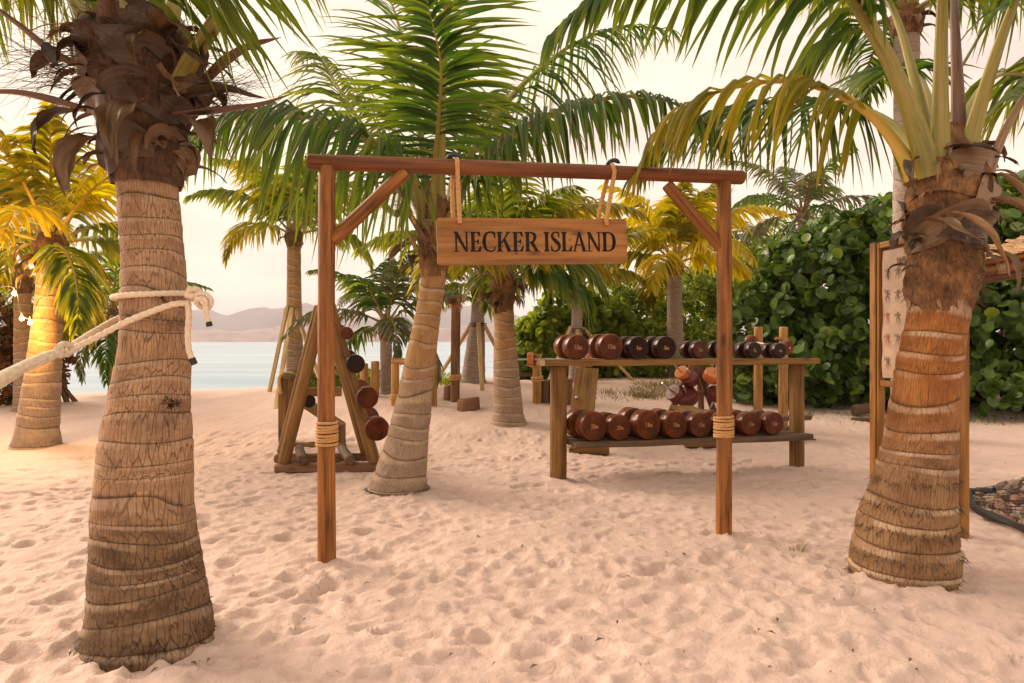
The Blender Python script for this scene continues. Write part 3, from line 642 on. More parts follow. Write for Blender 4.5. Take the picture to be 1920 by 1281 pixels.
GLY = {
 'N': (0.98, rc_(0.13, 0, 0.20, 0.93) + rc_(0.77, 0.05, 0.84, 1) + [[(0.02, 1), (0.24, 1), (0.86, -0.02), (0.72, 0.02)]] + rc_(0.02, 0, 0.33, 0.045) + rc_(0.65, 0.955, 0.96, 1)),
 'E': (0.76, stem(0.12, 0.29) + arms(0.29, 0.66)),
 'C': (0.88, ribbon([(0.80, 0.70, 0.05), (0.72, 0.93, 0.09), (0.50, 0.98, 0.07), (0.24, 0.87, 0.13), (0.13, 0.5, 0.20), (0.24, 0.13, 0.13), (0.52, 0.02, 0.07), (0.72, 0.07, 0.07), (0.82, 0.25, 0.04)], 36) + rc_(0.77, 0.66, 0.81, 1.0)),
 'K': (0.98, stem(0.12, 0.29) + [[(0.27, 0.40), (0.34, 0.40), (0.80, 0.97), (0.70, 0.97)], [(0.42, 0.62), (0.70, 0.0), (0.93, 0.0), (0.52, 0.70)]] + rc_(0.58, 0.955, 0.92, 1) + rc_(0.64, 0, 1.0, 0.045)),
 'R': (0.94, stem(0.12, 0.29) + ribbon([(0.27, 0.97, 0.06), (0.45, 0.96, 0.07), (0.64, 0.86, 0.14), (0.67, 0.72, 0.18), (0.60, 0.56, 0.13), (0.45, 0.48, 0.06), (0.27, 0.48, 0.06)]) + [[(0.38, 0.48), (0.56, 0.50), (0.90, 0.0), (0.70, 0.0)]] + rc_(0.68, 0, 0.98, 0.045)),
 'I': (0.42, stem(0.13, 0.30)),
 'S': (0.70, ribbon([(0.58, 0.72, 0.04), (0.54, 0.92, 0.07), (0.37, 0.98, 0.07), (0.19, 0.91, 0.12), (0.16, 0.73, 0.17), (0.36, 0.54, 0.21), (0.57, 0.36, 0.18), (0.57, 0.13, 0.12), (0.37, 0.02, 0.07), (0.16, 0.07, 0.07), (0.10, 0.27, 0.04)], 40) + rc_(0.56, 0.70, 0.595, 0.99) + rc_(0.08, 0.02, 0.115, 0.30)),
 'L': (0.72, stem(0.12, 0.29) + arms(0.29, 0.66, False, False)),
 'A': (0.94, [[(0.10, 0), (0.17, 0), (0.49, 0.90), (0.42, 1.0)], [(0.40, 1.0), (0.51, 1.0), (0.88, 0), (0.69, 0)]] + rc_(0.26, 0.31, 0.66, 0.37) + rc_(0.0, 0, 0.27, 0.045) + rc_(0.60, 0, 0.98, 0.045)),
 'D': (0.96, stem(0.12, 0.29) + ribbon([(0.27, 0.97, 0.06), (0.50, 0.96, 0.07), (0.74, 0.82, 0.15), (0.82, 0.50, 0.20), (0.74, 0.18, 0.15), (0.50, 0.04, 0.07), (0.27, 0.03, 0.06)], 32)),
}
def flat_letter(polys, org, ex, ey, nrm, scx, scy, mat, parent, name='letter', lift=0.0012):
    V = []; Fc = []; org = np.array(tuple(org)); ex = np.array(tuple(ex)); ey = np.array(tuple(ey)); nrm = np.array(tuple(nrm))
    for k, p in enumerate(polys):
        b = len(V); V += [org + ex*x*scx + ey*y*scy + nrm*(lift + 0.00004*(k % 12)) for x, y in p]
        a = sum(p[i][0]*p[(i+1) % len(p)][1] - p[(i+1) % len(p)][0]*p[i][1] for i in range(len(p)))
        ids = list(range(b, b + len(p))); Fc.append(tuple(ids if a > 0 else ids[::-1]))
    return obj(name, V, Fc, mat, parent, None, False)
s00 = on_plane(820, 497); s10 = on_plane(1175, 495); s01 = on_plane(820, 409); s11 = on_plane(1172, 412)
sc_c = (s00 + s10 + s01 + s11)/4; sw = (s10 - s00).length; sh_ = ((s01 - s00).length + (s11 - s10).length)/2
sx_ax = (s10 - s00).normalized(); sz_ax = Vector((0, 0, 1)); sz_ax = (sz_ax - sx_ax*sz_ax.dot(sx_ax)).normalized(); sy_ax = sz_ax.cross(sx_ax)
MS = np.c_[np.array(sx_ax), np.array(sy_ax), np.array(sz_ax)]
sign = thing('hanging_sign', 'varnished plank sign with black serif lettering hung on two rope loops', 'sign', sc_c)
SD = 0.038
def sign_board():
    # rounded-corner plank
    r = 0.022; out = []
    for cx, cz, a0 in ((1, 1, 0), (-1, 1, 90), (-1, -1, 180), (1, -1, 270)):
        for a in np.linspace(a0, a0 + 90, 6): out.append((cx*(sw/2 - r) + r*math.cos(R(a)), cz*(sh_/2 - r) + r*math.sin(R(a))))
    n = len(out); V = []; U = []
    for y, k in ((-SD/2, 0.994), (-SD/2 + 0.003, 1), (SD/2 - 0.003, 1), (SD/2, 0.994)):
        for x, z in out: V.append((x*k, y, z*k if abs(z) < sh_ else z)); U.append((z + y, x))
    Fc = [(l*n + i, l*n + (i+1) % n, (l+1)*n + (i+1) % n, (l+1)*n + i) for l in range(3) for i in range(n)]
    Fc = [f[::-1] for f in Fc]; Fc += [tuple(range(n)), tuple(3*n + i for i in range(n))[::-1]]
    V = np.array(V) @ MS.T + np.array(sc_c); return V, Fc, U
V, Fc, U = sign_board(); board = obj('board', V, Fc, W_SIGN, sign, U, False)
front = -sy_ax
txt = 'NECKER ISLAND'; tw_ = sum(0.26 if ch == ' ' else GLY[ch][0] for ch in txt)
capx = ((on_plane(1154, 456) - on_plane(850, 456)).length)/tw_; capy = (on_plane(1000, 438) - on_plane(1000, 475)).length
xk = on_plane(850, 473) ; y_base = xk
face0 = sc_c + front*(SD/2)
org = xk + front*((face0 - xk).dot(front))
x = 0
for ch in txt:
    if ch == ' ': x += 0.26; continue
    flat_letter(GLY[ch][1] + [[(p_[0] + 0.035, p_[1]) for p_ in g_] for g_ in GLY[ch][1]], org + sx_ax*((x - 0.017)*capx), sx_ax, sz_ax, front, capx, capy, PAINT_BLACK, board); x += GLY[ch][0]
def knot_spot(px, py, r):
    c = on_plane(px, py); c = c + front*((face0 - c).dot(front) + 0.0006)
    V = [tuple(c + sx_ax*(r*math.cos(a)*random.uniform(.85, 1.1)) + sz_ax*(r*math.sin(a))) for a in np.linspace(0, 2*math.pi, 14, endpoint=False)]
    obj('knot', V, [tuple(range(14))], W_BEAM, board, [(0, 0)]*14, False)
knot_spot(1067, 451, 0.008); knot_spot(967, 475, 0.011)
for pxb, pyb, pxs, pys in ((856, 298, 861, 421), (1146, 308, 1135, 424)):
    bc = on_plane(pxb, pyb + 18); hc = on_plane(pxs, pys - 2)
    f3 = Vector(front); rb_ = 0.056
    pts = [hc + f3*(SD/2 + 0.012) - sz_ax*0.004, hc + f3*(SD/2 + 0.02) + sz_ax*0.05]
    pts += [bc + f3*rb_ + Vector((0, 0, -0.03))]
    for a in (20, 60, 95, 130, 170): pts.append(bc + f3*(rb_*math.cos(R(a))) + Vector((0, 0, rb_*math.sin(R(a)) + 0.004)))
    side = GD*(-0.034)
    pts += [bc - f3*0.05 + side*0.6 + Vector((0, 0, -0.06)), hc - f3*(SD/2 + 0.018) + side + sz_ax*0.06, hc - f3*(SD/2 + 0.012) - sz_ax*0.002]
    rp = rope_shape(pts, 0.0155, None, None, 3, 7).build('hanging_rope', ROPE_TAN, sign)
    kc = on_plane(pxb - 6 if pxb < 1000 else pxb + 4, pyb - 2)
    tube(catmull([kc + Vector((-0.05, 0, -0.012)), kc + Vector((-0.02, -0.01, 0.010)), kc + Vector((0.012, -0.012, 0.016)), kc + Vector((0.045, 0, 0.0))], 12), np.interp(np.linspace(0, 1, 12), [0, .2, .8, 1], [.006, .014, .016, .006]), 10).build('taped_rope_end', NAVY, rp)

# ------------------------------------------------------------------ palm with the hammock rope (big, near)
def curve_fns(pts, radii):
    A = np.array([tuple(p) for p in pts]); zz = A[:, 2]; rz = [r for r in radii]
    return (lambda z: (np.interp(z, zz, A[:, 0]), np.interp(z, zz, A[:, 1]))), (lambda z: float(np.interp(z, zz, rz)))
def polar(cf, z, r, th): c = cf(z); return np.array([c[0] + r*math.sin(th), c[1] + r*math.cos(th), z])
def outv(th, up=0.0): return np.array([math.sin(th), math.cos(th), up])

Yl = 3.22
LPTS = [(278, 1262), (279, 1120), (272, 1000), (270, 920), (274, 830), (281, 740), (290, 650), (289, 560), (286, 470), (277, 350), (274, 250)]
lp = [P(px, py, Yl) for px, py in LPTS]; lp[0].z = -0.06
lr = [0.300, 0.258, 0.228, 0.215, 0.200, 0.175, 0.153, 0.147, 0.137, 0.136, 0.13]
palm = thing('coconut_palm', 'massive grey ringed palm trunk with a cream rope tied round it', 'palm tree', (lp[0].x, Yl, 0), 'coconut palms on the beach')
s_l = np.r_[0, np.cumsum([(lp[i+1] - lp[i]).length for i in range(len(lp) - 1)])]; s_l /= s_l[-1]
build_trunk(palm, lp, list(zip(s_l, lr)), 0.092, 0.018, 0.22, T_LEFT, 72, 0.010, 2, 'trunk', 0.06)
cfL, rfL = curve_fns(lp, lr)
zL = lambda py: P(0, py, Yl).z
rbl = lambda z: float(np.interp(z, [zL(345), zL(300), zL(230), zL(150), zL(90), zL(40)], [0.145, 0.170, 0.185, 0.25, 0.27, 0.16]))
cfLb = lambda z: ((np.interp(z, [zL(345), zL(100)], [P(277, 0, Yl).x, P(268, 0, Yl).x])), Yl)
boot(palm, cfLb, rbl, zL(350), zL(30), BOOT_D, 3, 0.20)
VIEW = math.pi       # angle of the side that faces the camera
q = np.random.default_rng(5)
for k, (th, py, wdt, slant) in enumerate([(VIEW - 1.4, 300, 1.9, 0.10), (VIEW + 0.2, 265, 1.7, -0.10), (VIEW - 0.6, 215, 1.8, 0.09), (VIEW + 0.9, 190, 1.5, -0.07), (VIEW - 1.5, 160, 1.6, 0.06), (VIEW, 130, 1.9, 0.05), (VIEW + 1.3, 120, 1.6, -0.05), (VIEW + 2.6, 200, 1.9, 0.05)]):
    wrap(palm, cfLb, rbl, th - wdt/2, th + wdt/2, zL(py + 40), zL(py - 25), slant, [SHEATH, SHEATH_D, SHEATH_D][k % 3], 20 + k, 0.05)
def LF(px, py, dY, out, down, Ln, wd, mat, seed, curl=0.7, hang=1.0, pt=1.0): flap(palm, P(px, py, Yl + dY), out, down, Ln, wd, mat, seed, curl, hang, 'leaf_sheath', pt)
LF(248, 190, -0.22, (0.05, -1, -0.2), (0.12, 0, -1), 0.40, 0.17, SHEATH, 1, 0.7)
LF(262, 245, -0.20, (0.1, -1, -0.6), (0.15, 0, -1), 0.24, 0.05, SHEATH, 12, 0.5)
LF(140, 205, -0.10, (-1, -0.6, -0.1), (0.1, 0, -1), 0.30, 0.11, SHEATH_D, 2, 0.8)
LF(200, 255, -0.16, (-0.8, -0.7, -0.2), (0.3, 0, -1), 0.36, 0.13, SHEATH, 3, 1.1, 1.0, 0.8)
LF(365, 225, -0.14, (0.7, -0.7, 0.0), (0.1, 0, -1), 0.28, 0.12, SHEATH, 4, 0.9)
LF(388, 170, -0.06, (1, -0.5, 0.1), (0.2, 0, -1), 0.16, 0.13, SHEATH_D, 5, 0.6)
LF(300, 65, -0.18, (0.5, -0.8, 0.6), (0.6, 0, -0.7), 0.26, 0.13, SHEATH, 6, 0.8)
LF(265, 80, -0.22, (0.1, -1, 0.3), (0.25, 0, -1), 0.26, 0.10, SHEATH, 7, 0.9)
LF(160, 95, -0.20, (-0.6, -1, 0.1), (0.1, -0.2, -0.6), 0.22, 0.24, SHEATH_D, 8, 0.8)
LF(340, 95, -0.18, (0.8, -0.8, 0.2), (0.4, -0.1, -0.8), 0.22, 0.18, SHEATH_D, 9, 0.9)
LF(110, 110, -0.05, (-1, -0.3, 0.1), (-0.2, 0, -1), 0.16, 0.08, SHEATH_D, 10, 0.7)
LF(330, 150, -0.24, (0.4, -1, 0.0), (0.3, -0.2, -1), 0.16, 0.16, SHEATH, 11, 0.9)
# dead pointed spathes and cut stubs
def horn(parent, pts, r0, mat, name='spathe', flat=0.45):
    c = catmull(pts, 16); tt = np.linspace(0, 1, 16)
    return tube(c, r0*np.interp(tt, [0, .3, .8, 1], [0.8, 1.0, 0.5, 0.05]), 10, None, True, None, flat).build(name, mat, parent)
horn(palm, hp([(385, 150, 3.15), (425, 112, 3.10), (470, 85, 3.08), (528, 70, 3.05)]), 0.032, PT_BROWN)
horn(palm, hp([(330, 215, 3.1), (420, 205, 3.05), (490, 195, 3.0), (545, 176, 3.0)]), 0.030, PT_BROWN)
horn(palm, hp([(350, 175, 3.1), (420, 165, 3.05), (470, 178, 3.0), (500, 185, 3.0)]), 0.045, SHEATH_D)
horn(palm, hp([(160, 205, 3.05), (90, 185, 3.0), (20, 172, 2.95), (-60, 176, 2.9)]), 0.034, PT_BROWN)
horn(palm, hp([(150, 125, 3.1), (95, 95, 3.05), (40, 50, 3.0), (-20, 5, 2.9), (-60, -30, 2.85)]), 0.034, PT_BROWN)
c = catmull(hp([(340, 150, 3.05), (362, 105, 3.0), (392, 60, 2.97), (416, 22, 2.95)]), 12)
tube(c, np.linspace(0.046, 0.036, 12), 14, None, True, None, 0.55).build('cut_stub', PT_GREEN, palm)
for k, (a, Lf, sd) in enumerate([
    ([(312, 90, 3.2), (328, 0, 3.2), (365, -100, 3.3), (440, -165, 3.5), (550, -165, 3.75), (660, -110, 4.0)], 0.60, 1),
    ([(178, 100, 3.1), (145, 10, 3.1), (100, -70, 3.2), (30, -110, 3.3), (-60, -80, 3.4)], 0.75, 2),
    ([(248, 110, 3.1), (240, 0, 3.1), (225, -140, 3.3), (170, -240, 3.9), (90, -250, 4.7)], 0.85, 3),
    ([(285, 100, 3.3), (300, -20, 3.5), (350, -170, 4.0), (430, -250, 4.8), (520, -240, 5.6)], 0.85, 4),
    ([(225, 90, 3.3), (190, -20, 3.6), (130, -110, 4.2), (60, -110, 5.0), (0, -30, 5.6), (-30, 80, 6.0)], 0.95, 5),
    ([(205, 100, 3.05), (200, 0, 2.95), (190, -130, 2.7), (170, -300, 2.2)], 0.8, 6)]):
    build_frond(palm, hp(a), Lf*(0.72 if k == 0 else 1.15), 62, 0.034, 0.040 if k != 5 else 0.045, LF_OLIVE if k in (1, 4) else LF_GREEN, PT_BROWN if k == 5 else PT_GREEN, 100 + sd, 0.22, 2.2, vang=0.05)
st = []
for k in range(170):
    th = VIEW + q.uniform(-1.9, 1.9); z = zL(q.uniform(60, 200)); st.append((polar(cfLb, z, rbl(z)*1.03, th), outv(th, q.uniform(-0.3, 0.5))))
fibres(palm, st, 4, (0.10, 0.36), 0.0016)
st = [(P(q.uniform(360, 410), q.uniform(150, 210), 3.1), (1, -0.2, 0.15)) for _ in range(60)] + [(P(q.uniform(110, 150), q.uniform(95, 170), 3.1), (-1, -0.2, 0.05)) for _ in range(70)]
fibres(palm, st, 6, (0.2, 0.42), 0.0017, None, 0.35, 0.2)
def shreds(parent, cf, rf, z0, z1, n, seed, mats, spread_=1.9):
    qq = np.random.default_rng(seed)
    for k in range(n):
        th = VIEW + qq.uniform(-spread_, spread_); z = qq.uniform(z0, z1)
        flap(parent, polar(cf, z, rf(z)*1.02, th), outv(th, qq.uniform(-0.2, 0.5)), (0.35*math.sin(th) + qq.normal(0, .3), qq.normal(-0.1, .2), -1), qq.uniform(0.07, 0.24), qq.uniform(0.012, 0.055), mats[k % len(mats)], seed*50 + k, qq.uniform(0.3, 1.4), qq.uniform(0.6, 1.0), 'sheath_shred', 1.0, 0.10)
shreds(palm, cfLb, rbl, zL(320), zL(60), 46, 71, [SHEATH, SHEATH_D, SHEATH_D, SHEATH_P])
# dead root tuft on the bark
st = [(P(324 + q.normal(0, 9), 756 + q.normal(0, 5), 3.22 - 0.185), (q.normal(0, .8), -1, q.normal(0, .5))) for _ in range(90)]
fibres(palm, st, 9, (0.015, 0.05), 0.0022, SHEATH_D)
st = []
for k in range(130):
    th = VIEW + q.uniform(-1.7, 0.2) if k % 3 else VIEW + q.uniform(-1.7, 1.6); z = q.uniform(0.0, 0.42) if th < VIEW - 0.8 else q.uniform(0, 0.1); st.append((polar(cfL, z, rfL(z)*1.0, th), outv(th, -0.6)))
fibres(palm, st, 10, (0.02, 0.05), 0.002, SHEATH_D)

# ------------------------------------------------------------------ orange-barked palm beside the notice board
Yr = 4.08
RPTS = [(1691, 1120), (1695, 1060), (1700, 980), (1713, 900), (1727, 810), (1737, 710), (1749, 640), (1762, 575), (1768, 480), (1774, 380), (1780, 300)]
rp_ = [P(px, py, Yr) for px, py in RPTS]; rp_[0].z = -0.06
rr_ = [0.298, 0.295, 0.272, 0.228, 0.193, 0.176, 0.170, 0.166, 0.17, 0.16, 0.12]
palm2 = thing('coconut_palm', 'orange brown palm with pale ring scars beside the notice board', 'palm tree', (rp_[0].x, Yr, 0), 'coconut palms on the beach')
s_r = np.r_[0, np.cumsum([(rp_[i+1] - rp_[i]).length for i in range(len(rp_) - 1)])]; s_r /= s_r[-1]
build_trunk(palm2, rp_, list(zip(s_r, rr_)), 0.142, 0.026, 0.12, T_RIGHT, 72, 0.010, 5, 'trunk', 0.0)
cfR, rfR = curve_fns(rp_, rr_); zR = lambda py: P(0, py, Yr).z
rbr = lambda z: float(np.interp(z, [zR(590), zR(560), zR(520), zR(470), zR(420), zR(360), zR(300), zR(240)], [0.158, 0.176, 0.198, 0.195, 0.205, 0.215, 0.18, 0.07]))
boot(palm2, cfR, rbr, zR(585), zR(235), BOOT, 8, 0.20, 60, 64)
for k, (th, py, wdt, slant, m_) in enumerate([(VIEW + 0.3, 405, 2.4, -0.14, SHEATH), (VIEW - 0.4, 450, 2.2, 0.08, SHEATH_D), (VIEW + 0.7, 350, 1.8, 0.05, BOOT), (VIEW - 0.3, 330, 2.0, 0.06, SHEATH), (VIEW - 0.8, 395, 1.4, 0.12, SHEATH_P), (VIEW + 2.7, 400, 2.2, 0.05, SHEATH), (VIEW + 1.0, 420, 1.3, -0.05, SHEATH_D)]):
    wrap(palm2, cfR, rbr, th - wdt/2, th + wdt/2, zR(py + 30), zR(py - 30), slant, m_, 50 + k, 0.05)
def RF(px, py, dY, out, down, Ln, wd, mat, seed, curl=0.7, hang=1.0, pt=1.0): flap(palm2, P(px, py, Yr + dY), out, down, Ln, wd, mat, seed, curl, hang, 'leaf_sheath', pt)
RF(1835, 330, -0.16, (0.6, -1, 0.2), (0.10, 0, -1), 0.36, 0.10, SHEATH_P, 1, 0.9)
RF(1850, 375, -0.12, (0.8, -0.6, 0.0), (0.15, 0, -1), 0.46, 0.10, SHEATH_P, 2, 0.9)
RF(1790, 400, -0.24, (0.2, -1, -0.2), (0.22, 0, -1), 0.50, 0.11, SHEATH_P, 3, 0.8)
RF(1715, 300, -0.14, (-0.7, -0.7, 0.1), (0.25, 0, -1), 0.30, 0.07, SHEATH_D, 4, 0.8)
RF(1705, 440, -0.08, (-1, -0.5, 0.1), (-0.4, -0.1, -0.9), 0.16, 0.14, SHEATH_D, 5, 0.7)
RF(1745, 415, -0.22, (-0.4, -1, 0.1), (0.8, -0.2, -0.7), 0.34, 0.10, SHEATH, 6, 0.8)
RF(1785, 285, -0.14, (0.1, -1, 0.3), (0.8, -0.1, -0.5), 0.26, 0.13, SHEATH_D, 7, 1.0)
RF(1840, 270, -0.02, (1, -0.4, 0.2), (0.1, 0, -1), 0.18, 0.09, SHEATH, 8, 0.8)
RF(1850, 470, -0.12, (0.8, -0.8, -0.1), (-0.15, 0, -1), 0.30, 0.09, SHEATH, 9, 0.8)
for k, (a, Lf, ml, mp_, rb, dr, extra) in enumerate([
    ([(1742, 330, 3.98), (1722, 250, 3.95), (1675, 130, 3.92), (1622, 35, 3.88), (1560, -50, 3.85), (1460, -105, 3.8), (1340, -110, 3.75), (1220, -70, 3.7), (1110, -5, 3.68), (1040, 60, 3.66)], 0.74, LF_GREEN, PT_GREEN, 0.058, 2.6, dict(vang=0.0, n=62)),
    ([(1716, 335, 4.0), (1690, 285, 4.02), (1640, 222, 4.1), (1575, 178, 4.2), (1490, 153, 4.3), (1410, 157, 4.4), (1320, 182, 4.5), (1240, 235, 4.6), (1195, 320, 4.7)], 0.68, LF_LIME, PT_YELLOW, 0.038, 3.0, dict(vang=0.0, n=42, t0=0.24, miss=0.30)),
    ([(1764, 330, 3.98), (1763, 200, 3.96), (1766, 40, 3.92), (1772, -160, 3.7), (1780, -330, 3.2)], 0.8, LF_GREEN, PT_GREEN, 0.058, 0.9, dict(t0=0.66)),
    ([(1800, 345, 3.98), (1826, 240, 3.97), (1862, 120, 3.95), (1905, 0, 3.9), (1970, -130, 3.8), (2080, -210, 3.7)], 0.8, LF_GREEN, PT_GREEN, 0.056, 2.0, dict(t0=0.58)),
    ([(1842, 365, 4.0), (1862, 300, 4.0), (1890, 235, 4.0), (1935, 165, 4.0), (2010, 110, 4.0), (2120, 110, 4.0)], 0.7, LF_OLIVE, SHEATH_P, 0.034, 2.0, dict(t0=0.45)),
    ([(1750, 300, 4.2), (1715, 150, 4.4), (1675, 20, 4.7), (1610, -90, 5.1), (1530, -130, 5.6)], 0.8, LF_GREEN, PT_GREEN, 0.042, 1.8, dict(t0=0.50)),
    ([(1790, 300, 4.3), (1825, 190, 4.6), (1875, 140, 5.0), (1940, 150, 5.5), (2010, 210, 6.0)], 0.75, LF_OLIVE, PT_GREEN, 0.040, 2.0, dict(t0=0.45)),
    ([(1760, 280, 4.3), (1735, 170, 4.7), (1700, 130, 5.3), (1655, 140, 6.0), (1620, 190, 6.5)], 0.55, LF_GREEN, PT_GREEN, 0.035, 1.4, dict(t0=0.45)),
    ([(1738, 310, 4.3), (1660, 225, 4.8), (1560, 192, 5.4), (1450, 192, 6.0), (1345, 212, 6.5), (1250, 262, 6.9), (1190, 330, 7.2)], 0.95, LF_GREEN, PT_GREEN, 0.040, 2.6, dict(vang=0.0, n=70, t0=0.26)),
    ([(1800, 300, 4.05), (1795, 150, 4.1), (1790, -20, 4.3), (1800, -200, 4.8)], 0.8, LF_GREEN, PT_BROWN, 0.045, 0.9, dict(t0=0.7))]):
    kw = dict(n=50, t0=0.30); kw.update(extra); build_frond(palm2, hp(a), Lf, wid=0.036, rb=rb, m_leaf=ml, m_pet=mp_, seed=200 + k, droop=dr, **kw)
shreds(palm2, cfR, rbr, zR(500), zR(270), 34, 72, [SHEATH, SHEATH_P, SHEATH_D])
q = np.random.default_rng(15)
st = []
for k in range(420):
    th = VIEW + q.uniform(-1.7, 1.7); z = zR(q.uniform(400, 575)); st.append((polar(cfR, z, rbr(z)*1.02, th), outv(th, -0.6)))
fibres(palm2, st, 14, (0.03, 0.09), 0.0016)
st = []
for k in range(420):
    th = VIEW + q.uniform(-1.9, 1.9); z = (0.02 + 0.142*int(q.integers(0, 5)) + q.normal(0, .012)); z = abs(z); st.append((polar(cfR, z, rfR(z)*1.0, th), outv(th, -0.5)))
fibres(palm2, st, 16, (0.02, 0.065), 0.0018, SHEATH_D)

# ------------------------------------------------------------------ leaning palm in the middle, behind the gate
Ym = 6.40
MPTS = [(742, 940), (752, 880), (764, 820), (778, 740), (792, 650), (804, 580), (813, 515), (815, 440)]
mpp = [P(px, py, Ym) for px, py in MPTS]; mpp[0].z = -0.08
mr = [0.285, 0.238, 0.198, 0.163, 0.136, 0.118, 0.116, 0.11]
palm3 = thing('coconut_palm', 'leaning ringed tan palm rising behind the gate between the two weight racks', 'palm tree', (mpp[0].x, Ym, 0), 'coconut palms on the beach')
s_m = np.r_[0, np.cumsum([(mpp[i+1] - mpp[i]).length for i in range(len(mpp) - 1)])]; s_m /= s_m[-1]
build_trunk(palm3, mpp, list(zip(s_m, mr)), 0.145, 0.030, 0.16, T_MID, 56, 0.012, 9, 'trunk', 0.10)
cfM, rfM = curve_fns(mpp, mr); zM = lambda py: P(0, py, Ym).z
rbm = lambda z: float(np.interp(z, [zM(520), zM(490), zM(440), zM(390), zM(340)], [0.118, 0.135, 0.15, 0.15, 0.06]))
boot(palm3, cfM, rbm, zM(520), zM(340), BOOT, 13, 0.16)
def MF(px, py, dY, out, down, Ln, wd, mat, seed, curl=0.8): flap(palm3, P(px, py, Ym + dY), out, down, Ln, wd, mat, seed, curl)
MF(815, 460, -0.15, (0.3, -1, 0), (0.2, 0, -1), 0.26, 0.12, SHEATH_P, 1); MF(780, 455, -0.06, (-1, -0.5, 0), (-0.1, 0, -1), 0.42, 0.12, SHEATH, 2)
MF(800, 415, -0.15, (-0.2, -1, 0.4), (0.4, 0, -1), 0.28, 0.11, SHEATH_P, 3); MF(850, 480, -0.08, (1, -0.6, 0), (0.7, 0, -0.8), 0.30, 0.13, SHEATH, 4)
MF(850, 430, -0.05, (1, -0.3, 0.2), (0.2, 0, -1), 0.25, 0.13, SHEATH, 5); MF(785, 480, -0.1, (-0.6, -1, 0), (0.1, 0, -1), 0.2, 0.1, SHEATH_D, 6)
shreds(palm3, cfM, rbm, zM(500), zM(380), 16, 73, [SHEATH, SHEATH_P, SHEATH_D])
tube(catmull(hp([(796, 450, 6.3), (782, 425, 6.25), (762, 390, 6.22), (748, 355, 6.2), (740, 325, 6.2)]), 14), np.linspace(0.042, 0.03, 14), 12, None, True, None, 0.6).build('cut_stub', PT_BROWN, palm3)
tube(catmull(hp([(782, 470, 6.3), (770, 445, 6.27), (764, 436, 6.26)]), 8), np.linspace(0.035, 0.028, 8), 12, None, True, None, 0.6).build('cut_stub', PT_GREEN, palm3)
tube(catmull(hp([(790, 440, 6.3), (775, 410, 6.2), (766, 385, 6.15), (752, 372, 6.1)]), 10), np.linspace(0.018, 0.010, 10), 8).build('flower_stalk', PT_YELLOW, palm3)
for k, (px, py, r) in enumerate([(755, 391, 0.045), (744, 401, 0.035), (765, 402, 0.03), (757, 379, 0.028)]):
    lathe([(0.001, -r), (r*0.55, -r*0.85), (r*0.95, -r*0.25), (r, r*0.15), (r*0.8, r*0.65), (r*0.35, r*0.98), (0.001, r*1.05)], 16, axis_frame((0.2, -0.3, 1)), P(px, py, 6.1)).build('coconut', COCO, palm3)
q = np.random.default_rng(31)
fibres(palm3, [(P(757 + q.normal(0, 6), 390 + q.normal(0, 8), 6.12), (q.normal(-0.3, 1), q.normal(-0.4, .5), q.normal(0, .7))) for _ in range(70)], 32, (0.12, 0.32), 0.0026, PT_GREEN, 0.3, 0.4)
for k, (a, Lf, n, ml, rb, dr, kw) in enumerate([
    ([(822, 430, 6.35), (826, 300, 6.3), (831, 150, 6.15), (837, 10, 5.9), (842, -120, 5.5), (846, -230, 5.0)], 0.92, 60, LF_GREEN, 0.060, 0.55, dict(t0=0.16, a0=5, a1=35)),
    ([(805, 430, 6.45), (795, 310, 6.5), (775, 170, 6.7), (745, 40, 7.1), (700, -80, 7.6)], 0.9, 54, LF_GREEN, 0.050, 0.9, dict(t0=0.16, a0=10, a1=40)),
    ([(796, 430, 6.33), (782, 348, 6.28), (738, 290, 6.2), (660, 247, 6.1), (565, 217, 6.0), (480, 208, 5.95), (405, 226, 5.9), (350, 268, 5.9)], 1.38, 76, LF_GREEN, 0.050, 3.2, dict(t0=0.14, a0=15, a1=40, vang=0.0)),
    ([(832, 430, 6.5), (868, 320, 6.6), (925, 222, 6.85), (1000, 140, 7.2), (1085, 78, 7.7), (1180, 50, 8.3), (1260, 60, 8.8)], 1.0, 66, LF_GREEN, 0.046, 3.0, dict(t0=0.18, vang=0.0)),
    ([(840, 430, 6.32), (880, 330, 6.25), (960, 252, 6.15), (1060, 204, 6.05), (1160, 182, 5.98), (1240, 186, 5.92), (1320, 225, 5.9), (1370, 280, 5.9)], 0.72, 84, LF_GREEN, 0.046, 3.6, dict(t0=0.14, a0=10, a1=35, vang=0.0)),
    ([(800, 420, 6.6), (750, 330, 7.0), (690, 250, 7.4), (635, 165, 7.8), (600, 110, 8.2), (560, 100, 8.6)], 0.95, 76, LF_OLIVE, 0.045, 2.0, {}),
    ([(835, 420, 6.6), (850, 330, 7.0), (870, 250, 7.5), (900, 190, 8.1), (940, 170, 8.7)], 0.8, 60, LF_GREEN, 0.040, 1.2, {}),
    ([(810, 420, 6.3), (815, 320, 6.0), (822, 230, 5.6), (826, 120, 5.2), (800, 0, 4.9)], 0.6, 60, LF_GREEN, 0.036, 0.8, dict(t0=0.45, a0=15, a1=45))]):
    build_frond(palm3, hp(a), Lf, n, 0.031, rb, ml, PT_GREEN, 300 + k, droop=dr, **kw)
fibres(palm3, [(polar(cfM, 0.03, rfM(0.02)*1.05, th), outv(th, -0.4)) for th in np.linspace(0, 6.28, 160)], 33, (0.02, 0.06), 0.003, SHEATH_D)

